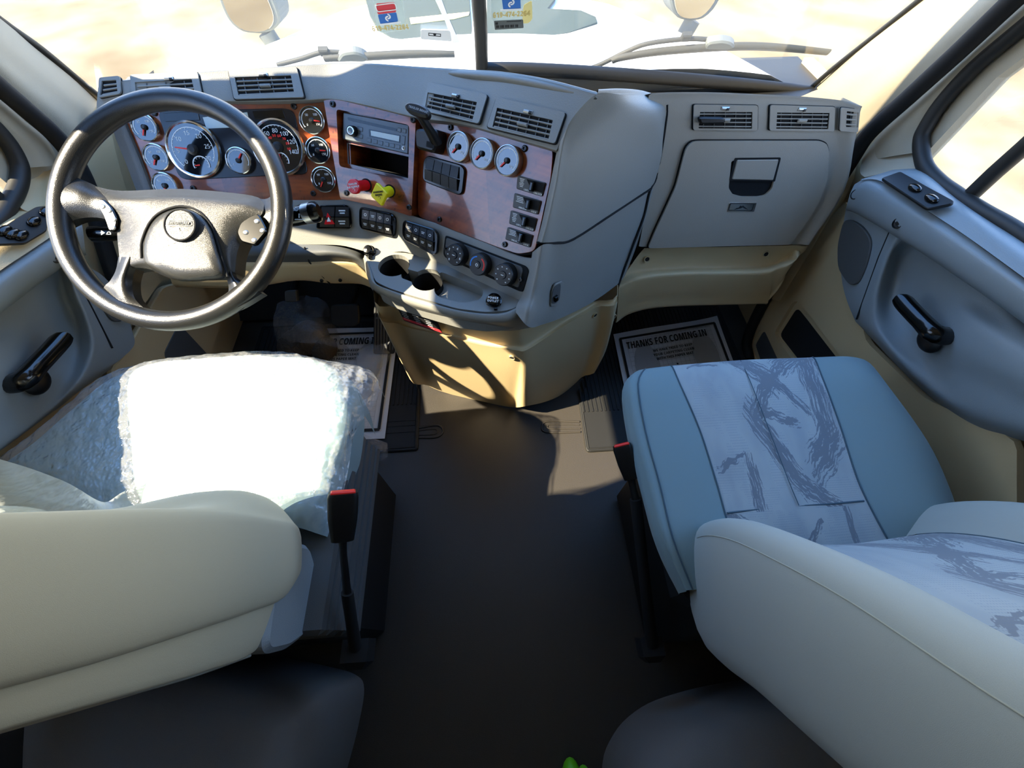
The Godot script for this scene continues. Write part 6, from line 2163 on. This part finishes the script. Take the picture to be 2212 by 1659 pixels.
func small_things() -> void:
	buckle("buckle on a bent black stalk beside the film-covered seat", [at_y(768, 1400, 0.40), at_y(750, 1280, 0.52), at_y(741, 1190, 0.58), at_y(740, 1168, 0.595), at_y(741, 1085, 0.635)], [], 0.050, 0.085, 0.011)
	buckle("buckle on a long straight stalk beside the blue-grey seat", [at_y(1408, 1392, 0.22), at_y(1373, 1078, 0.47), at_y(1367, 1050, 0.485), at_y(1364, 1035, 0.495), at_y(1346, 972, 0.53)], [], 0.040, 0.075, 0.0125)
	# crumpled film lying in the driver's foot well
	var bits := [
		["crumpled clear film lying on the foot-well floor left of the brake pedal", [[600, 655, 0.10], [650, 640, 0.12], [700, 650, 0.12], [720, 690, 0.08]], [[590, 700, 0.12], [640, 690, 0.16], [690, 700, 0.14], [735, 730, 0.05]], [[600, 745, 0.05], [650, 740, 0.12], [700, 745, 0.10], [760, 760, 0.04]]],
		["torn flap of clear film standing over the paper beside the console", [[770, 760, 0.05], [800, 745, 0.08], [820, 745, 0.10], [842, 738, 0.13]], [[772, 790, 0.05], [805, 775, 0.07], [825, 765, 0.08], [836, 752, 0.11]], [[780, 820, 0.04], [810, 800, 0.05], [832, 790, 0.05], [845, 770, 0.05]]],
		["strip of clear film trailing onto the floor behind the paper mat", [[780, 935, 0.03], [800, 945, 0.05], [815, 950, 0.04], [836, 958, 0.02]], [[775, 970, 0.03], [800, 965, 0.06], [822, 968, 0.05], [838, 975, 0.02]], [[780, 1010, 0.01], [805, 1003, 0.02], [825, 995, 0.02], [836, 988, 0.01]]]]
	for q in bits:
		var rows := []
		for j in range(1, 4):
			var row := []
			for p in q[j]: row.append(at_y(p[0], p[1], p[2]))
			rows.append(row)
		var b := MB.new()
		b.grid(wrinkled(smooth(rows, 9, 9), 0.012, 0.12, 3), C)
		single("plastic_film_scrap", b, M.thin_film, rows[1][1], q[0], "plastic film", "scraps of clear film")
	var bag := MB.new()
	for q in [[668, 730, 0.06, 0.075, 0.06], [640, 745, 0.05, 0.07, 0.05], [700, 752, 0.045, 0.05, 0.045]]: bag.blob(at_y(q[0], q[1], q[2]), Basis.IDENTITY, Vector3(q[3], q[4], q[3]), 24)
	single("crumpled_bag", bag, M.bag_brown, at_y(668, 730, 0.0), "dark brown crumpled bag under clear film left of the paper mat", "bag")
	# clip hooked on the passenger's left vent
	var pg := lift(PG, 0.016)
	var b := MB.new()
	b.plate(rounded(pts([1508, 254, 1516, 252, 1560, 253, 1566, 258, 1563, 266, 1512, 267], pg), 0.004, 3), PG.normal, 0.012, 0.003, -0.006, true)
	single("vent_clip", b, M.black_plastic, on(1536, 260, pg), "small dark clip hooked on slats of the air vent above the storage door", "clip")
	# stickers on the inside of the windscreen
	var sw := lift(PW, 0.003)
	b = MB.new()
	b.plate(rounded(pts([800, -60, 862, -66, 876, 64, 814, 72], sw), 0.01, 3), PW.normal, 0.0006, 0, 0, true)
	var s1 := thing("service_sticker", "clear service sticker left of the windscreen post with red and blue emblem", "sticker", on(838, 30, sw), "service stickers on the windscreen")
	part(s1, "sticker_sheet", b, M.sticker_film)
	var s2 := thing("service_sticker", "clear service sticker right of the windscreen post with blue emblem and yellow border", "sticker", on(1104, 20, sw), "service stickers on the windscreen")
	b = MB.new()
	b.plate(rounded(pts([1058, -70, 1144, -75, 1150, 42, 1140, 50, 1062, 46], sw), 0.01, 3), PW.normal, 0.0006, 0, 0, true)
	part(s2, "sticker_sheet", b, M.sticker_film)
	b = MB.new()
	b.plate(rounded(pts([1131, 10, 1149, 0, 1150, 40, 1142, 49, 1128, 50], sw), 0.005, 3), PW.normal, 0.0006, 0, 0.0006)
	part(s2, "sticker_border", b, M.sticker_yellow)
	for q in [[s1, [812, 7, 852, 4, 856, 25, 816, 30], [816, 31, 856, 26, 860, 45, 822, 52], [843, 60], 53.0], [s2, [1080, -28, 1122, -30, 1123, -6, 1083, -4], [1084, -3, 1124, -5, 1125, 18, 1087, 20], [1105, 31], 54.0]]:
		b = MB.new()
		b.plate(rounded(pts(q[1], sw), 0.003, 2), PW.normal, 0.0006, 0, 0.0008)
		part(q[0], "emblem_upper", b, M.sticker_red)
		b = MB.new()
		b.plate(rounded(pts(q[2], sw), 0.003, 2), PW.normal, 0.0006, 0, 0.0008)
		part(q[0], "emblem_lower", b, M.sticker_blue)
		b = MB.new()
		var ax := axes_px(sw, q[2][0], q[2][1], q[2][2], q[2][3])
		var m := on((q[2][0] + q[2][4]) * 0.5, (q[2][1] + q[2][5]) * 0.5, lift(sw, 0.002))
		arc(b, m + ax.y * 0.003, ax, 0.004, 0.0075, 20, 200, 0, 10)
		arc(b, m - ax.y * 0.003, ax, 0.004, 0.0075, 200, 380, 0, 10)
		b.box(m - ax.y * 0.0155, ax, Vector3(0.05, 0.004, 0.0004))
		var m2 := on((q[1][0] + q[1][4]) * 0.5, (q[1][1] + q[1][5]) * 0.5, lift(sw, 0.002))
		b.frame(rect(m2, ax, 0.048, 0.018, 0.006), rect(m2, ax, 0.044, 0.014, 0.005), PW.normal, 0.0004)
		part(q[0], "emblem_print", b, M.sticker_white)
		b = MB.new()
		var tx := axes_px(sw, q[3][0] - 26, q[3][1] + 2, q[3][0] + 26, q[3][1] - 1)
		b.text("619-474-2264", 0.0135, on(q[3][0], q[3][1], lift(sw, 0.0016)), Basis(tx.x * 0.78, tx.y, tx.z), 0.0005)
		part(q[0], "sticker_lettering", b, M.sticker_gold)
	b = MB.new()
	b.plate(rounded(pts([1067, 45, 1130, 42, 1131, 60, 1069, 64], lift(sw, 0.001)), 0.002, 2), PW.normal, 0.0006, 0, 0, true)
	var s3 := single("barcode_label", b, M.mirror_shell, on(1100, 53, sw), "small grey barcode label low on the right windscreen pane beside the post", "label")
	b = MB.new()
	var bx := axes_px(sw, 1069, 58, 1125, 55)
	for k in 22:
		if k % 5 != 3: b.box(on(1073 + k * 2.15, 58 - k * 0.1, lift(sw, 0.0018)), bx, Vector3(0.0016 if k % 3 else 0.0022, 0.007, 0.0004))
	b.box(on(1110, 46, lift(sw, 0.0018)), bx, Vector3(0.034, 0.0014, 0.0004))
	b.box(on(1073, 51, lift(sw, 0.0018)), bx, Vector3(0.006, 0.006, 0.0004))
	part(s3, "bars", b, M.print_black)
	b = MB.new()
	b.plate(rounded(pts([909, 62, 972, 64, 976, 88, 909, 83], lift(sw, 0.001)), 0.004, 2), PW.normal, 0.002, 0, 0, true)
	var s4 := single("toll_tag", b, M.sticker_white, on(942, 74, sw), "white rectangular tag with a dark dot stuck low on the left windscreen pane", "tag")
	b = MB.new()
	var wx := axes_px(sw, 928, 74, 952, 76)
	b.frame(rect(on(939, 75, lift(sw, 0.003)), wx, 0.030, 0.008), rect(on(939, 75, lift(sw, 0.003)), wx, 0.027, 0.005), PW.normal, 0.0005)
	b.lathe([Vector2(0.0035, 0.0006), Vector2(0, 0.0006)], on(939, 74, lift(sw, 0.003)), PW.normal, 14)
	part(s4, "tag_print", b, M.print_black)
	# green knob on the floor
	b = MB.new()
	var gp := at_y(1236, 1690, 0.03)
	b.blob(gp, Basis.IDENTITY, Vector3(0.024, 0.03, 0.045))
	b.blob(gp + Vector3(0.030, -0.008, 0.012), Basis.IDENTITY, Vector3(0.020, 0.022, 0.04))
	single("shoe", b, M.green_rubber, Vector3(gp.x, 0, gp.z), "bright lime green rounded shoe tip on the dark floor between the seats", "shoe")
